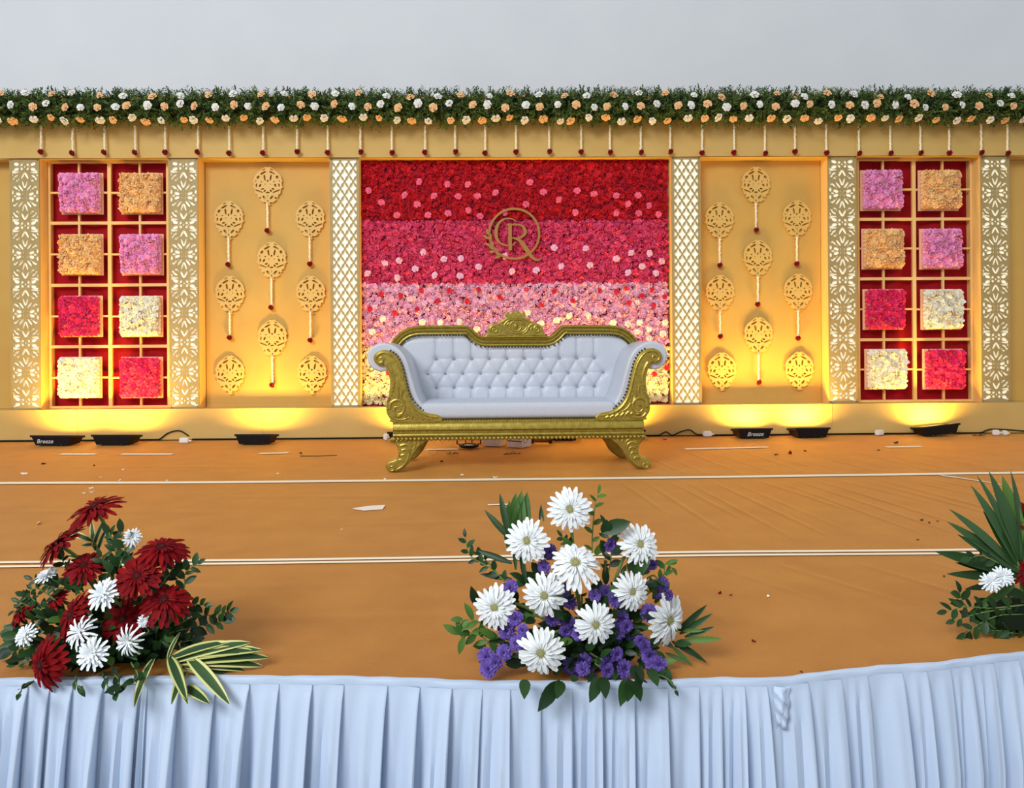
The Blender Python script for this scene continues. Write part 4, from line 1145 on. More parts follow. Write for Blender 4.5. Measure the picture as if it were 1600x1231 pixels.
# crumpled knot pinned at the top of the skirt
mb = MB(); q = PX2X(1212)
rk = random.Random(3)
def crump(u, v):
    x = q + (u - .5) * .042 * (1 - .3 * v); z = -.012 - .10 * v
    return (x, edge_y(x) - .019 * math.sin(PI * min(1, v * 1.02)) ** .5 * math.sin(PI * u) - .014 + .003 * math.sin(u * 8 + v * 5 + 1) + .003 * math.sin(u * 6 - v * 19) + rk.uniform(-.0015, .0015), z)
mb.grid(crump, 20, 34).build('crumpled_knot', M['skirt'], skirt, True)
# ------------------------------------------------------------------ flowers and leaves: shared meshes
M['gerbera_white'] = mat('white_petal', (240, 240, 236), 0.6, rgb2=(222, 224, 224), island=True, spec=0.2)
M['gerbera_red'] = mat('dark_red_petal', (136, 8, 14), 0.6, rgb2=(88, 3, 9), island=True, spec=0.1)
M['mum_white'] = mat('white_mum_petal', (242, 243, 243), 0.6, rgb2=(226, 230, 232), island=True, spec=0.2)
M['aster'] = mat('violet_petal', (116, 90, 172), 0.65, rgb2=(78, 56, 128), island=True, spec=0.2)
M['aster_eye'] = mat('violet_eye', (60, 40, 110), 0.8)
M['disc_pale'] = mat('pale_green_disc', (172, 166, 112), 0.8, rgb2=(132, 128, 78), scale=160)
M['disc_dark'] = mat('dark_disc', (50, 12, 14), 0.85, rgb2=(84, 20, 18), scale=160)
M['leaf'] = mat('dark_green_leaf', (40, 72, 28), 0.42, rgb2=(20, 42, 16), objrand=True, spec=0.3)
M['leaf_bright'] = mat('green_leaf', (88, 120, 48), 0.5, rgb2=(48, 86, 30), objrand=True, spec=0.25)
M['leaf_dull'] = mat('blue_green_leaf', (70, 98, 60), 0.5, rgb2=(42, 68, 36), objrand=True, spec=0.22)
M['leaf_edge'] = mat('cream_leaf_edge', (220, 214, 142), 0.5, rgb2=(198, 196, 116), objrand=True)
M['leaf_core'] = mat('striped_leaf_green', (62, 88, 48), 0.5, rgb2=(44, 70, 40), objrand=True)
M['stem'] = mat('flower_stem', (110, 132, 70), 0.6)
M['twig'] = mat('brown_twig', (58, 50, 30), 0.8)
M['foam'] = mat('dark_floral_foam', (22, 34, 18), 0.95)

def petal(vs, fs, a, r0, r1, w_, z0, z1, curve, r, nseg=4, tip=.35):
    d = Vector((math.cos(a), math.sin(a), 0)); t = Vector((-math.sin(a), math.cos(a), 0)); zz = Vector((0, 0, 1)); o = len(vs)
    tw = r.uniform(-.25, .25)
    for i in range(nseg + 1):
        u = i / nseg; wid = w_ * (.35 + .65 * math.sin(min(1, u * 1.25) * PI * .5)) * (1 if u < .8 else 1 - (u - .8) / .2 * (1 - tip)) / 2
        c = d * (r0 + (r1 - r0) * u) + zz * (z0 + (z1 - z0) * u + curve * math.sin(PI * u))
        vs += [c - t * wid + zz * (.05 * wid / w_ + tw * wid * u), c - zz * .025 * w_ * 4 * .3, c + t * wid + zz * (.05 * wid / w_ - tw * wid * u)]
    for i in range(nseg):
        b = o + i * 3
        fs += [(b, b + 1, b + 4, b + 3), (b + 1, b + 2, b + 5, b + 4)]
def petals_mesh(name, layers, m, seed=0, nseg=4, tip=.35):
    r = random.Random(seed); vs, fs = [], []
    for (n, r0, r1, w_, z0, z1, cv) in layers:
        a0 = r.random() * 6.3
        for i in range(n):
            petal(vs, fs, a0 + 2 * PI * i / n + r.uniform(-.08, .08), r0, r1 * r.uniform(.88, 1.05), w_ * r.uniform(.85, 1.1), z0, z1 + r.uniform(-.07, .07), cv, r, nseg, tip)
    return bulk_mesh(name, m, np.array([tuple(v) for v in vs]), np.array(fs), True)
def gerb(m, seed, droop):
    return petals_mesh('petals', [(20, .12, 1.0, .215, .02, -droop, .05), (18, .12, .86, .185, .06, .07 - droop * .6, .06), (20, .1, .5, .10, .1, .19 - droop * .2, .05)], M[m], seed, 5, .42)
GW = [gerb('gerbera_white', 1, .10), gerb('gerbera_white', 2, .22), gerb('gerbera_white', 3, .34)]
GR = [gerb('gerbera_red', 4, .05), gerb('gerbera_red', 5, .16), gerb('gerbera_red', 6, .3)]
def disc_mesh(m, nm='disc'):
    mb = MB(); mb.ball((0, 0, .09), .19, .19, .09, 14, 6)
    for k in range(18):
        a = 2 * PI * k / 18; mb.ball((.19 * math.cos(a), .19 * math.sin(a), .13), .028, .028, .05, 5, 4)
    for k in range(11):
        a = 2 * PI * k / 11; mb.ball((.11 * math.cos(a), .11 * math.sin(a), .165), .024, .024, .03, 5, 4)
    return mb.mesh(nm, m, True)
DP, DD = disc_mesh(M['disc_pale']), disc_mesh(M['disc_dark'])
def cal_mesh():
    mb = MB(); mb.ball((0, 0, -.1), .2, .2, .11, 10, 6); return mb.mesh('calyx', M['stem'], True)
CAL = cal_mesh()
MUM = [petals_mesh('petals', [(15, .1, 1.0, .2, .0, .12, .12), (14, .1, .86, .18, .06, .36, .12), (12, .08, .62, .16, .12, .52, .1), (9, .04, .36, .13, .2, .56, .06)], M['mum_white'], s_, 4, .6) for s_ in (1, 2)]
MUMW = petals_mesh('petals', [(13, .1, 1.1, .14, .0, -.1, .2), (11, .1, .9, .13, .06, .3, .2), (9, .05, .5, .12, .12, .5, .1)], M['mum_white'], 9, 5, .6)
AST = [petals_mesh('petals', [(14, .1, 1.0, .5, .0, .12, .12), (12, .1, .8, .42, .12, .36, .12), (9, .05, .5, .3, .2, .5, .08)], M['aster'], s_, 2, .6) for s_ in (3, 4)]
AEYE = MB().ball((0, 0, .42), .15, .15, .12, 7, 4).mesh('eye', M['aster_eye'], True)

def leaf_mesh(name, m, wid, fold=.12, curl=.12, nseg=5, m2=None, edge=.6):
    """leaf along +Y, length 1"""
    vs, fs, mi = [], [], []
    cols = (-1, -edge, 0, edge, 1) if m2 else (-1, 0, 1)
    for i in range(nseg + 1):
        u = i / nseg; w_ = wid / 2 * (math.sin(PI * min(1, u * .93 + .07)) ** .8) if not m2 else wid / 2 * (math.sin(PI * (u * .9 + .09)) ** .6)
        for c in cols: vs.append((c * w_, u, abs(c) * fold * w_ * 2 - curl * u * u))
    k = len(cols)
    for i in range(nseg):
        for j in range(k - 1):
            fs.append((i * k + j, i * k + j + 1, (i + 1) * k + j + 1, (i + 1) * k + j)); mi.append(1 if m2 and j in (0, k - 2) else 0)
    mb = MB(); mb.v = vs; mb.f = fs; mb.mi = mi
    return mb.mesh(name, [m, m2] if m2 else m, True)
LV = [leaf_mesh('leaf', M['leaf'], .5), leaf_mesh('leaf', M['leaf'], .42, .16, .25), leaf_mesh('leaf', M['leaf'], .58, .1, .05)]
LB = [leaf_mesh('leaf', M['leaf_bright'], .5), leaf_mesh('leaf', M['leaf_bright'], .4, .16, .2)]
LONG = leaf_mesh('leaf', M['leaf'], .16, .2, .12, 8); LONGB = leaf_mesh('leaf', M['leaf_bright'], .17, .2, .1, 8); LONGD = leaf_mesh('leaf', M['leaf_dull'], .13, .2, .08, 8)
BROAD = leaf_mesh('leaf', M['leaf_bright'], .26, .25, .1, 8)
STRIPE = leaf_mesh('striped_leaf', M['leaf_core'], .19, .14, .3, 9, M['leaf_edge'], .62)

class Bouquet:
    def __init__(s, px, py, Y0, size, label, cat='flower arrangement'):
        p = onZ(px, py, 0); s.c = Vector((p.x, Y0, .0)); s.t = thing('flower_arrangement', s.c, label, cat)
        s.n = 0; w_, d_, h_ = size
        bm = bmesh.new(); bmesh.ops.create_cube(bm, size=1); bmesh.ops.scale(bm, vec=size, verts=bm.verts); bmesh.ops.translate(bm, vec=(0, 0, h_ / 2 + .003), verts=bm.verts)
        bmesh.ops.bevel(bm, geom=bm.edges[:], offset=.015, segments=2, affect='EDGES')
        me = bpy.data.meshes.new('foam_block'); bm.to_mesh(me); bm.free(); me.materials.append(M['foam'])
        objm('foam_block', me, s.t, s.c); s.top = s.c + Vector((0, 0, h_)); s.stems = MB()
    def stem(s, p, back, r=.004):
        a = s.top + Vector(((p.x - s.c.x) * .25, 0, -.01)); m = p + back * .06
        s.stems.tube(cr([a, a.lerp(m, .5) + Vector((0, 0, .02)), m, p], 4), r, 5)
    def flower(s, kind, mes, px, py, Y, face, rpx, eye=None, cal=False, label=None, stem=True):
        p = onY(px, py, Y); f = Vector(face).normalized(); R = rpx / FPX * Y
        q = f.to_track_quat('Z', 'Y') @ Quaternion((0, 0, 1), random.uniform(0, 6.3))
        o = objm(kind, mes, s.t, p, q, R)
        if eye: e = objm('disc', eye, None); e.parent = o
        if cal: e = objm('calyx', CAL, None); e.parent = o
        if stem: s.stem(p - f * .012, -f, .0045 if rpx > 26 else .0025)
        if label: o['label'] = label
        return o
    def leaf(s, me, p, d, nrm, L, name='leaf'):
        d = Vector(d).normalized(); n = Vector(nrm); n = (n - d * n.dot(d))
        n = n.normalized() if n.length > 1e-4 else d.orthogonal().normalized()
        x = d.cross(n); m = Matrix((x, d, n)).transposed()
        o = objm(name, me, s.t, p, m.to_quaternion(), L); s.n += 1
        return o
    def leafpx(s, me, a, b, Y0, Y1, nrm=(0, -1, .35), name='leaf'):
        p = onY(a[0], a[1], Y0); q = onY(b[0], b[1], Y1); return s.leaf(me, p, q - p, nrm, (q - p).length, name)
    def twig(s, pts, Y0, Y1, n, lpx, mes, r=.0018):
        P = cr(pts, 6); P = [onY(a, b, Y0 + (Y1 - Y0) * i / (len(P) - 1)) for i, (a, b) in enumerate(P)]
        s.stems.tube(P, [r * (1.2 - .7 * i / len(P)) for i in range(len(P))], 5)
        for k in range(n):
            f = (k + .8) / n * (len(P) - 1); i = min(int(f), len(P) - 2); c = P[i].lerp(P[i + 1], f - i); t = (P[i + 1] - P[i]).normalized()
            side = Vector((t.z, 0, -t.x)) * (1 if k % 2 else -1)
            d = (t * .6 + side * .8 + Vector((0, random.uniform(-.5, .3), 0))) if k < n - 1 else t
            s.leaf(random.choice(mes), c, d, Vector((random.uniform(-.5, .5), -.8, .5)), lpx / FPX * Y0 * random.uniform(.75, 1.15))
    def dome(s, n, cpx, rx, ry, rz_, lpx, mes, lo=-.15, ymax=.35):
        c = onY(cpx[0], cpx[1], s.c.y); k = 0
        while k < n:
            a = random.uniform(0, 2 * PI); z = random.uniform(lo, 1); q = math.sqrt(max(0, 1 - z * z))
            d = Vector((math.cos(a) * q, math.sin(a) * q, z))
            if d.y > ymax: continue
            f = random.uniform(.35, .98)
            p = c + Vector((d.x * rx, d.y * ry, d.z * rz_)) * f
            if p.z < .012: continue
            dr = Vector((d.x, d.y * .6 - .2, d.z * .7)) + Vector((random.gauss(0, .45), random.gauss(0, .3), random.gauss(0, .4)))
            s.leaf(random.choice(mes), p, dr, Vector((random.gauss(0, .5), -1, .7 + random.gauss(0, .4))), lpx / FPX * p.y * random.uniform(.75, 1.25)); k += 1
    def done(s): s.stems.build('stems', M['stem'], s.t, True)

# ------------------------------------------------------------------ middle arrangement: white gerberas and violet asters
YC0 = edge_y(onZ(920, 1062).x) + .13
B = Bouquet(920, 1045, YC0, (.20, .12, .07), 'flower arrangement of white gerberas and violet asters in the middle of the stage edge')
wl = 'white gerbera with pale green centre'
for (px, py, dy, face, r, k) in ((890.5, 796, .06, (-.05, -1, .25), 36, 0), (824, 845, .02, (-.2, -1, .2), 36, 0), (999, 851, .02, (.3, -1, .45), 35, 0), (899, 881, -.02, (.0, -.75, .75), 42, 2),
                                 (851, 930, -.05, (-.1, -1, .1), 36, 1), (774, 948, -.02, (-.25, -1, .1), 36, 0), (987, 924, -.03, (.35, -1, .1), 32, 0), (1043, 968, -.02, (.75, -1, .0), 42, 0),
                                 (930, 975, -.08, (.1, -1, .05), 35, 1), (845, 1019, -.10, (-.1, -1, .0), 40, 1)):
    B.flower('gerbera', GW[k], px, py, YC0 + dy - .05, face, r, DP, True)
for (px, py, r) in ((953, 851, 10), (858, 861, 11), (850, 886, 9), (799, 918, 11), (945, 925, 11), (961, 936, 11), (891, 941, 10), (1014, 957, 12), (1034, 912, 10), (804, 966, 11), (792, 984, 12), (810, 1004, 11),
                    (886, 972, 10), (897, 978, 11), (904, 990, 10), (884, 986, 10), (910, 978, 9), (972, 966, 11), (966, 984, 11), (982, 988, 11), (962, 997, 10), (978, 978, 10), (760, 1026, 12), (788, 1019, 11), (763, 1044, 12), (776, 1033, 10),
                    (912, 1033, 11), (902, 1050, 12), (918, 1056, 12), (890, 1040, 10), (910, 1044, 10), (946, 1035, 12), (963, 1021, 10), (959, 1049, 12), (975, 1045, 12), (949, 1048, 10), (1007, 1009, 10), (1014, 1026, 11), (1028, 1037, 11), (1018, 1038, 9),
                    (864, 966, 11), (1018, 882, 8), (930, 930, 9), (1026, 925, 8), (1000, 1000, 9), (818, 985, 9), (880, 920, 9), (1044, 930, 8)):
    f = (random.uniform(-.5, .5) + (px - 920) / 300, -1, random.uniform(-.2, .5))
    o = B.flower('aster', random.choice(AST), px, py, YC0 - .07 + random.uniform(-.03, .03) - (.03 if py > 1000 else 0) + (.05 if py < 930 else 0), f, r * 1.22, None, False, None, random.random() < .5)
    e = objm('eye', AEYE, None); e.parent = o
B.dome(150, (920, 1040), .27, .09, .32, 27, LV)
B.dome(55, (920, 1030), .29, .09, .30, 26, LB)
B.dome(80, (920, 1042), .27, .155, .13, 25, LV, 0.0, -.3)
for a, b in (((800, 862), (806, 770)), ((806, 862), (815, 767)), ((811, 860), (824, 769)), ((797, 862), (796, 782)), ((815, 862), (822, 800))):
    B.leafpx(BROAD, a, b, YC0 + .05, YC0 + .07)
for a, b in (((800, 845), (757, 796)), ((795, 838), (781, 770)), ((800, 880), (742, 858)), ((800, 905), (748, 896)), ((806, 890), (803, 842)), ((822, 912), (812, 856)), ((843, 815), (846, 787)), ((850, 815), (845, 790))):
    B.leafpx(LONG, a, b, YC0, YC0 + .02)
for a, b in (((1060, 985), (1104, 947)), ((1062, 990), (1113, 960)), ((1070, 995), (1116, 980)), ((1070, 1000), (1128, 998)), ((1062, 1005), (1106, 1036)), ((1050, 1002), (1098, 1030)), ((1050, 1010), (1082, 1040)), ((1064, 985), (1100, 985)), ((1040, 1020), (1075, 1035))):
    B.leafpx(LONGB if random.random() < .5 else LONG, a, b, YC0 - .02, YC0 - .05)
for a, b in (((870, 1066), (846, 1106)), ((876, 1064), (874, 1082)), ((820, 1062), (820, 1082)), ((935, 1058), (926, 1090)), ((942, 1058), (947, 1082)), ((978, 1062), (973, 1096)), ((985, 1062), (984, 1088)), ((990, 1064), (1000, 1086)), ((998, 1055), (1003, 1062)), ((990, 1040), (1002, 1066)),
             ((1015, 1045), (1026, 1062)), ((940, 830), (985, 815)), ((945, 835), (948, 812)), ((990, 900), (1015, 872)), ((745, 945), (737, 920)), ((905, 1030), (892, 1022)), ((860, 1050), (840, 1028)), ((1010, 1020), (1000, 1044))):
    B.leafpx(LV[1] if b[1] > 1070 else random.choice(LV), a, b, YC0 - (.16 if b[1] > 1060 else .04), YC0 - (.225 if b[1] > 1060 else .06))
B.twig([(800, 920), (770, 890), (735, 868), (727, 838)], YC0, YC0 + .02, 12, 17, LV)
B.twig([(770, 1010), (745, 990), (722, 995), (718, 985)], YC0 - .02, YC0 - .03, 8, 28, LB)
B.twig([(765, 990), (745, 970), (722, 968)], YC0 - .02, YC0 - .03, 6, 26, LB)
B.twig([(780, 900), (760, 876), (745, 866)], YC0 + .02, YC0 + .04, 7, 16, LV)
B.twig([(925, 870), (926, 830), (930, 790), (935, 770)], YC0 + .06, YC0 + .08, 9, 17, LB)
B.twig([(895, 860), (885, 848), (878, 838)], YC0 + .05, YC0 + .06, 6, 14, LV)
B.twig([(1010, 930), (1035, 905), (1040, 880), (1050, 888)], YC0, YC0 + .02, 9, 20, LB)
B.twig([(985, 905), (1000, 885), (1010, 870)], YC0 + .01, YC0 + .02, 6, 26, LV)
B.twig([(950, 900), (955, 860), (945, 820)], YC0 + .05, YC0 + .06, 9, 22, LV)
B.twig([(1020, 1050), (1045, 1062), (1056, 1080)], YC0 - .12, YC0 - .22, 4, 16, LV)
B.done()

# ------------------------------------------------------------------ red gerberas with white chrysanthemums
YL0 = edge_y(onZ(170, 1062).x) + .13
B = Bouquet(170, 1048, YL0, (.22, .12, .07), 'flower arrangement of red gerberas and white chrysanthemums with striped leaves at the stage edge')
for (px, py, dy, face, r, k) in ((150, 795, .05, (-.25, -.35, 1), 44, 1), (93, 850, .02, (-.65, -.35, .8), 42, 1), (132, 885, .0, (.05, -.6, .85), 32, 1), (216, 902, -.05, (-.05, -.75, .75), 40, 0), (253, 858, .0, (.1, -.35, .9), 42, 2),
                                 (257, 940, -.06, (.1, -.6, .8), 40, 2), (115, 962, -.05, (-.6, -.7, .5), 40, 1), (193, 968, -.02, (.1, -.7, .5), 36, 1), (68, 1038, -.10, (-.45, -.8, .1), 44, 2), (88, 935, .03, (-.4, -.6, .6), 22, 1), (35, 955, .02, (-.6, -.5, .6), 26, 1)):
    B.flower('gerbera', GR[k], px, py, YL0 + dy - .05, face, r, DD, True, 'red gerbera')
for (px, py, dy, face, r, me) in ((207, 840, .0, (.5, -.8, .3), 15, MUM[0]), (74, 902, .0, (-.2, -.4, .9), 18, MUM[1]), (165, 930, -.08, (-.1, -.8, .6), 27, MUM[0]), (128, 988, -.10, (-.2, -.8, .5), 26, MUMW), (203, 1000, -.11, (-.2, -1, .1), 24, MUMW),
                                  (226, 970, -.09, (.2, -1, .3), 11, MUM[1]), (148, 1021, -.12, (.0, -.9, .4), 27, MUM[1]), (43, 993, -.06, (-.2, -.8, .5), 19, MUM[0])):
    B.flower('chrysanthemum', me, px, py, YL0 + dy - .04, face, r, None, True, 'white chrysanthemum')
B.dome(215, (165, 1040), .25, .11, .29, 26, LV)
B.dome(50, (165, 1035), .26, .12, .26, 24, LB)
B.dome(80, (165, 1042), .25, .155, .12, 24, LV, 0.0, -.3)
for pts, n, l in (([(250, 940), (285, 925), (290, 895), (310, 880)], 12, 19), ([(250, 990), (300, 965), (340, 960), (360, 955)], 14, 19), ([(230, 1000), (280, 985), (325, 975), (350, 970)], 12, 20), ([(255, 960), (290, 945), (320, 945)], 10, 18), ([(240, 930), (262, 900), (275, 880)], 9, 22),
                  ([(80, 960), (50, 935), (38, 930)], 9, 14), ([(70, 1000), (40, 1010), (18, 1020)], 8, 18), ([(60, 1060), (38, 1072), (30, 1085)], 5, 20), ([(120, 1050), (118, 1066), (126, 1076)], 5, 18), ([(175, 1050), (185, 1062), (182, 1082)], 6, 22), ([(205, 1035), (215, 1058), (186, 1072)], 6, 22),
                  ([(160, 1050), (165, 1066), (172, 1078)], 5, 20), ([(180, 880), (180, 850), (170, 832)], 9, 20), ([(185, 890), (195, 860), (190, 830)], 8, 22), ([(120, 900), (100, 880), (98, 870)], 6, 18), ([(60, 930), (40, 945), (22, 955)], 8, 16), ([(90, 940), (60, 920), (40, 925)], 8, 14), ([(85, 950), (55, 950), (30, 940)], 12, 14), ([(75, 985), (48, 975), (15, 985)], 10, 16), ([(100, 920), (75, 915), (50, 905)], 10, 14), ([(90, 1015), (55, 1030), (20, 1040)], 9, 18),
                  ([(130, 925), (125, 905), (118, 895)], 8, 18), ([(175, 905), (165, 885), (158, 870)], 9, 20), ([(235, 960), (270, 950), (300, 958)], 10, 20), ([(245, 1010), (270, 1005), (300, 1000)], 8, 20)):
    B.twig(pts, YL0 - (.12 if pts[-1][1] > 1060 else .03), YL0 - (.225 if pts[-1][1] > 1060 else .04), n, l, LV)
for a, b in (((262, 1030), (272, 990)), ((262, 1030), (330, 1000)), ((265, 1030), (345, 990)), ((275, 1032), (375, 990)), ((285, 1030), (395, 998)), ((280, 1035), (405, 1008)), ((285, 1036), (400, 1022)), ((290, 1040), (398, 1048)), ((290, 1042), (404, 1056)), ((285, 1042), (385, 1056)), ((300, 1025), (390, 1004)),
             ((295, 1028), (346, 1076)), ((270, 1030), (285, 1078)), ((285, 1040), (300, 1050)), ((275, 1072), (310, 1072)), ((240, 1030), (202, 1085)), ((300, 1045), (360, 1052)), ((265, 1028), (283, 1070)), ((298, 1040), (378, 1035)), ((290, 1050), (270, 1076))):
    B.leafpx(STRIPE, a, b, YL0 - .10, YL0 - (.215 if b[1] > 1064 else .10), (random.uniform(-.2, .2), -.6, .8), 'striped_leaf')
for a, b in (((150, 860), (138, 815)), ((146, 855), (158, 812)), ((145, 845), (100, 828)), ((150, 850), (120, 852)), ((152, 862), (162, 826)), ((130, 870), (98, 868))):
    B.leafpx(STRIPE, a, b, YL0 + .05, YL0 + .06, (.1, -1, .3), 'striped_leaf')
B.done()

# ------------------------------------------------------------------ arrangement with long green leaves, cut by the frame
YR0 = edge_y(onZ(1640, 1030).x) + .17
B = Bouquet(1650, 1010, YR0, (.22, .12, .07), 'flower arrangement with long green lance leaves and few red and white flowers')
cx = (1600, 905)
for i, (b, me) in enumerate((((1492, 793), LONGD), ((1487, 814), LONGD), ((1468, 859), LONG), ((1499, 877), LONG), ((1484, 895), LONG), ((1513, 920), LONG), ((1526, 758), LONGD), ((1537, 741), LONGD), ((1552, 737), LONGD), ((1570, 744), LONGB), ((1522, 850), LONGD), ((1545, 800), LONG), ((1590, 735), LONGD),
                             ((1625, 740), LONGD), ((1660, 755), LONG), ((1700, 770), LONGD), ((1720, 800), LONG), ((1740, 850), LONGD), ((1520, 955), LONGB), ((1555, 830), LONGB), ((1502, 836), LONGD))):
    a = (cx[0] + (b[0] - cx[0]) * .12 + random.uniform(-6, 6), cx[1] + (b[1] - cx[1]) * .18)
    B.leafpx(me, a, b, YR0 - .02, YR0 - .04 + .008 * (i % 5), (random.uniform(-.5, .5), -1, .4))
for (px, py, dy, face, r) in ((1596, 806, .0, (-.3, -.7, .6), 30), (1606, 888, -.02, (-.3, -.8, .4), 30), (1650, 800, 0, (.1, -.7, .7), 36), (1660, 880, -.05, (.2, -.8, .5), 38)):
    B.flower('gerbera', GR[1], px, py, YR0 + dy, face, r, DD, True, 'red gerbera')
for (px, py, r) in ((1548, 910, 17), (1566, 901, 17), (1640, 930, 22), (1700, 930, 20)):
    B.flower('chrysanthemum', MUM[0], px, py, YR0 - .08, (-.3, -.8, .3), r, None, True, 'white chrysanthemum')
B.dome(80, (1650, 985), .22, .15, .2, 27, LV)
for pts, n, l in (([(1600, 945), (1550, 950), (1510, 948), (1478, 955)], 13, 22), ([(1600, 960), (1560, 962), (1530, 975), (1508, 990)], 12, 20), ([(1600, 975), (1575, 985), (1550, 985)], 9, 20), ([(1580, 950), (1530, 958), (1490, 970)], 8, 18), ([(1560, 880), (1535, 868), (1515, 872)], 7, 16), ([(1510, 948), (1502, 935), (1500, 925)], 4, 22), ([(1590, 990), (1560, 985), (1540, 970)], 8, 18)):
    B.twig(pts, YR0 - .05, YR0 - .06, n, l, LV)
B.done()

# ------------------------------------------------------------------ petals and scraps lying on the carpet
M['petal_white'] = mat('fallen_white_petal', (246, 236, 224), 0.7); M['petal_pink'] = mat('fallen_pink_petal', (238, 176, 150), 0.7)
M['scrap'] = mat('dry_leaf_scrap', (88, 58, 26), 0.8); M['scrap_red'] = mat('fallen_red_bud', (140, 20, 24), 0.7); M['paper'] = mat('white_paper', (244, 226, 206), 0.8)
def scrap_mesh(nm, m, seed, thick=.004):
    r = random.Random(seed); mb = MB(); n = 7; vs = []
    for k in range(n): a = 2 * PI * k / n; rr = r.uniform(.7, 1.1); vs.append((rr * math.cos(a), rr * .6 * math.sin(a), r.uniform(.05, .45)))
    vs2 = [(x * .9, y * .9, z - .16) for x, y, z in vs]
    mb.add(vs + vs2 + [(0, 0, .12)], [(k, (k + 1) % n, 2 * n) for k in range(n)] + [(n + k, n + (k + 1) % n, (k + 1) % n, k) for k in range(n)] + [tuple(n + k for k in reversed(range(n)))])
    return mb.mesh(nm, m)
PW = [scrap_mesh('petal', M['petal_white'], i) for i in range(3)]; PPK = scrap_mesh('petal', M['petal_pink'], 5); SCR = [scrap_mesh('leaf_scrap', M['scrap'], 10 + i) for i in range(3)]; PRD = scrap_mesh('petal', M['scrap_red'], 15)
def litter(nm, me, px, py, wpx, lb, cat, grp):
    p = onZ(px, py, 0); o = objm(nm, me, None, (p.x, p.y, carpet_z(p.x, p.y) + .001), (0, 0, random.uniform(0, 6)), (wpx / FPX * p.y / 2,) * 2 + (wpx / FPX * p.y * (1.5 if me is PRD else .8),)); tag(o, lb, cat, grp)
for i, (px, py, w_, lb) in enumerate(((38, 740, 10, 'white petal nearest the end floodlight with lettering'), (193, 733, 7, 'white petal in front of the second floodlight, behind the red gerberas'), (157, 745, 5, 'tiny white petal just behind the seam, behind the red gerberas'),
        (187, 750, 7, 'white petal lying on the seam behind the red gerberas'), (262, 750, 7, 'lone white petal on the seam between red gerberas and sofa'), (434, 739, 5, 'tiny white petal on the carpet between third floodlight and sofa'),
        (601, 748, 6, 'white petal on the seam below the left front foot of the sofa'), (722, 741, 6, 'white petal under the front rail of the sofa'), (774, 745, 8, 'white petal on the seam in front of the sofa'), (131, 770, 7, 'white petal just behind the topmost red gerbera, outermost of three'),
        (142, 762, 8, 'white petal just behind the topmost red gerbera, rearmost of three'), (144, 768, 8, 'white petal just behind the topmost red gerbera, middle of three'), (1200, 930, 8, 'white petal between the white gerberas and the long green leaves'),
        (534, 826, 6, 'white petal on bare carpet between red and white gerberas'))):
    litter('petal', PW[i % 3], px, py, w_, lb, 'petal', 'white petals scattered on the carpet')
litter('petal', PPK, 61, 817, 12, 'pinkish petal on the carpet behind the red gerberas', 'petal', 'pink petals on the carpet')
litter('petal', PPK, 1039, 686, 9, 'pinkish petal beside the cable at the right side of the sofa', 'petal', 'pink petals on the carpet')
litter('petal', PRD, 1235, 708, 9, 'dark red rose bud fallen in front of the two floodlights', 'petal', 'red petals on the carpet')
litter('petal', PRD, 1125, 925, 9, 'dark red petal beside the white gerberas, larger of two', 'petal', 'red petals on the carpet')
litter('petal', PRD, 1142, 928, 6, 'dark red petal beside the white gerberas, smaller of two', 'petal', 'red petals on the carpet')
litter('petal', PRD, 1178, 1000, 8, 'dark red petal near the long leaves of the white gerbera arrangement', 'petal', 'red petals on the carpet')
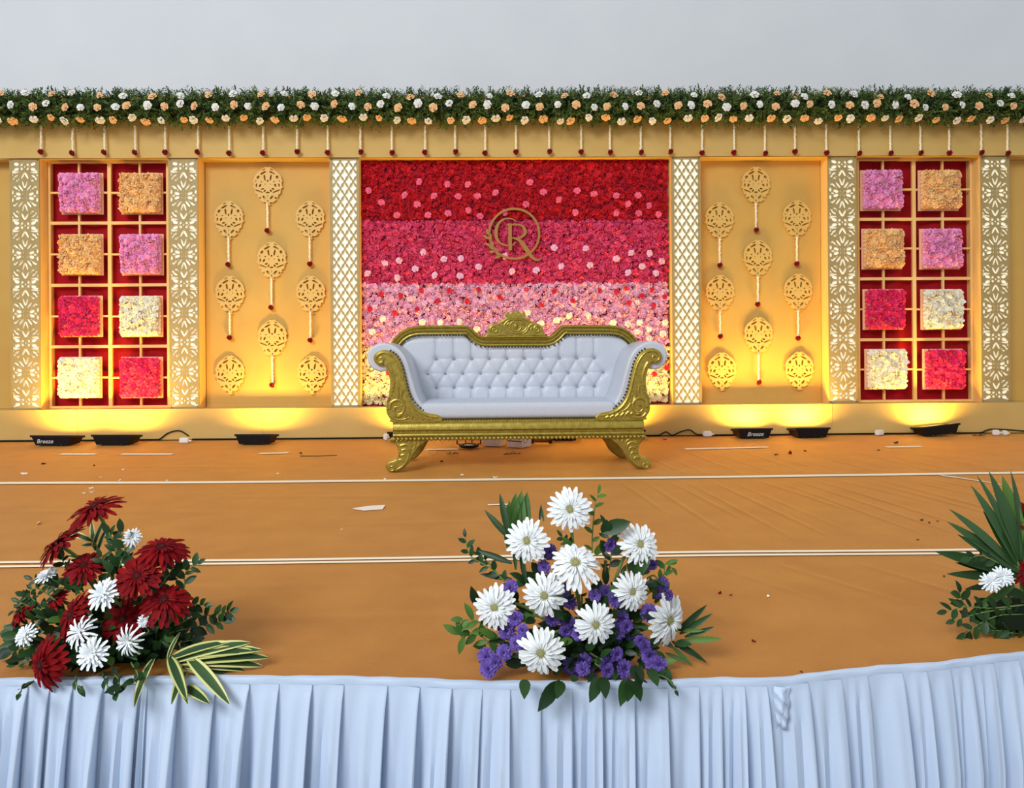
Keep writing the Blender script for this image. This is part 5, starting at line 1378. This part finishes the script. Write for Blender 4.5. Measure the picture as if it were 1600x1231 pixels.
for i, (px, py, w_, lb) in enumerate(((68, 724, 8, 'brown scrap in front of the lettered floodlight behind the red gerberas'), (147, 727, 7, 'brown scrap in front of the second floodlight behind the red gerberas'), (1213, 710, 8, 'brown scrap beside the fallen red bud'),
        (1258, 704, 6, 'brown scrap in front of the floodlight without lettering'), (1400, 692, 12, 'brown scrap beside the loose cable end'), (1373, 703, 6, 'brown scrap in front of the white plug near the tilted floodlight'), (690, 720, 6, 'brown scrap under the sofa behind its left front foot'),
        (1440, 812, 9, 'brown scrap near the long green leaves, one of three in a row'), (1452, 816, 7, 'brown scrap near the long green leaves, second of three in a row'), (1465, 813, 5, 'brown scrap near the long green leaves, third of three in a row'), (1434, 842, 6, 'lone brown scrap near the seam by the long green leaves'),
        (1475, 899, 7, 'brown scrap just below the lowest long green leaf'), (1252, 1047, 6, 'brown scrap close to the skirt top beside the crumpled knot'), (1500, 975, 8, 'brown scrap under the twigs of the long leaved arrangement'), (470, 708, 8, 'brown scrap near the third floodlight'))):
    litter('leaf_scrap', SCR[i % 3], px, py, w_, lb, 'leaf scrap', 'brown scraps on the carpet')
def sprig_thing(px, py, lpx, lb):
    p = onZ(px, py, 0); p.z = .004; t = thing('leaf_sprig', p, lb, 'leaf sprig'); L = lpx / FPX * p.y
    objm('stalk', MB().tube([(-L / 2, 0, .003), (L / 2, .01, .006)], .0025, 5).mesh('stalk', M['twig']), t)
    for k in range(5):
        o = objm('leaf', LV[k % 3], None); o.parent = t; o.location = (-L / 2 + L * k / 5, 0, .006); o.rotation_euler = (random.uniform(.1, .7), 0, -1.2 + (.6 if k % 2 else -.8)); o.scale = (L * .35,) * 3
sprig_thing(707, 711, 18, 'green leaf sprig on the carpet in front of the round lamp under the sofa')
sprig_thing(800, 711, 26, 'green leaf sprig on the carpet in front of the cartons under the sofa')
sprig_thing(1530, 682, 22, 'green leaf sprig lying on the cable at the far end')
p = onZ(495, 714, 0); tag(MB().tube([(p.x - .12, p.y, .008), (p.x, p.y + .01, .006), (p.x + .14, p.y + .03, .007)], .003, 5).build('twig', M['twig']), 'thin brown twig on the carpet between third floodlight and sofa', 'twig')
a, b = onZ(552, 795), onZ(601, 789); c, d = onZ(602, 792), onZ(560, 798)
vs = [(q.x, q.y, .004) for q in (a, c, d)] 
mb = MB(); q = [onZ(551, 794), onZ(568, 797), onZ(598, 795), onZ(602, 789), onZ(578, 790)]
mb.add([(v.x, v.y, carpet_z(v.x, v.y) + .006) for v in q] + [(v.x, v.y, carpet_z(v.x, v.y) + .003) for v in q], [(0, 1, 2, 3, 4), (9, 8, 7, 6, 5)] + [(i, (i + 1) % 5, 5 + (i + 1) % 5, 5 + i) for i in range(5)])
tag(mb.build('paper_strip', M['paper']), 'white strip of paper lying on the carpet between the seams', 'paper')
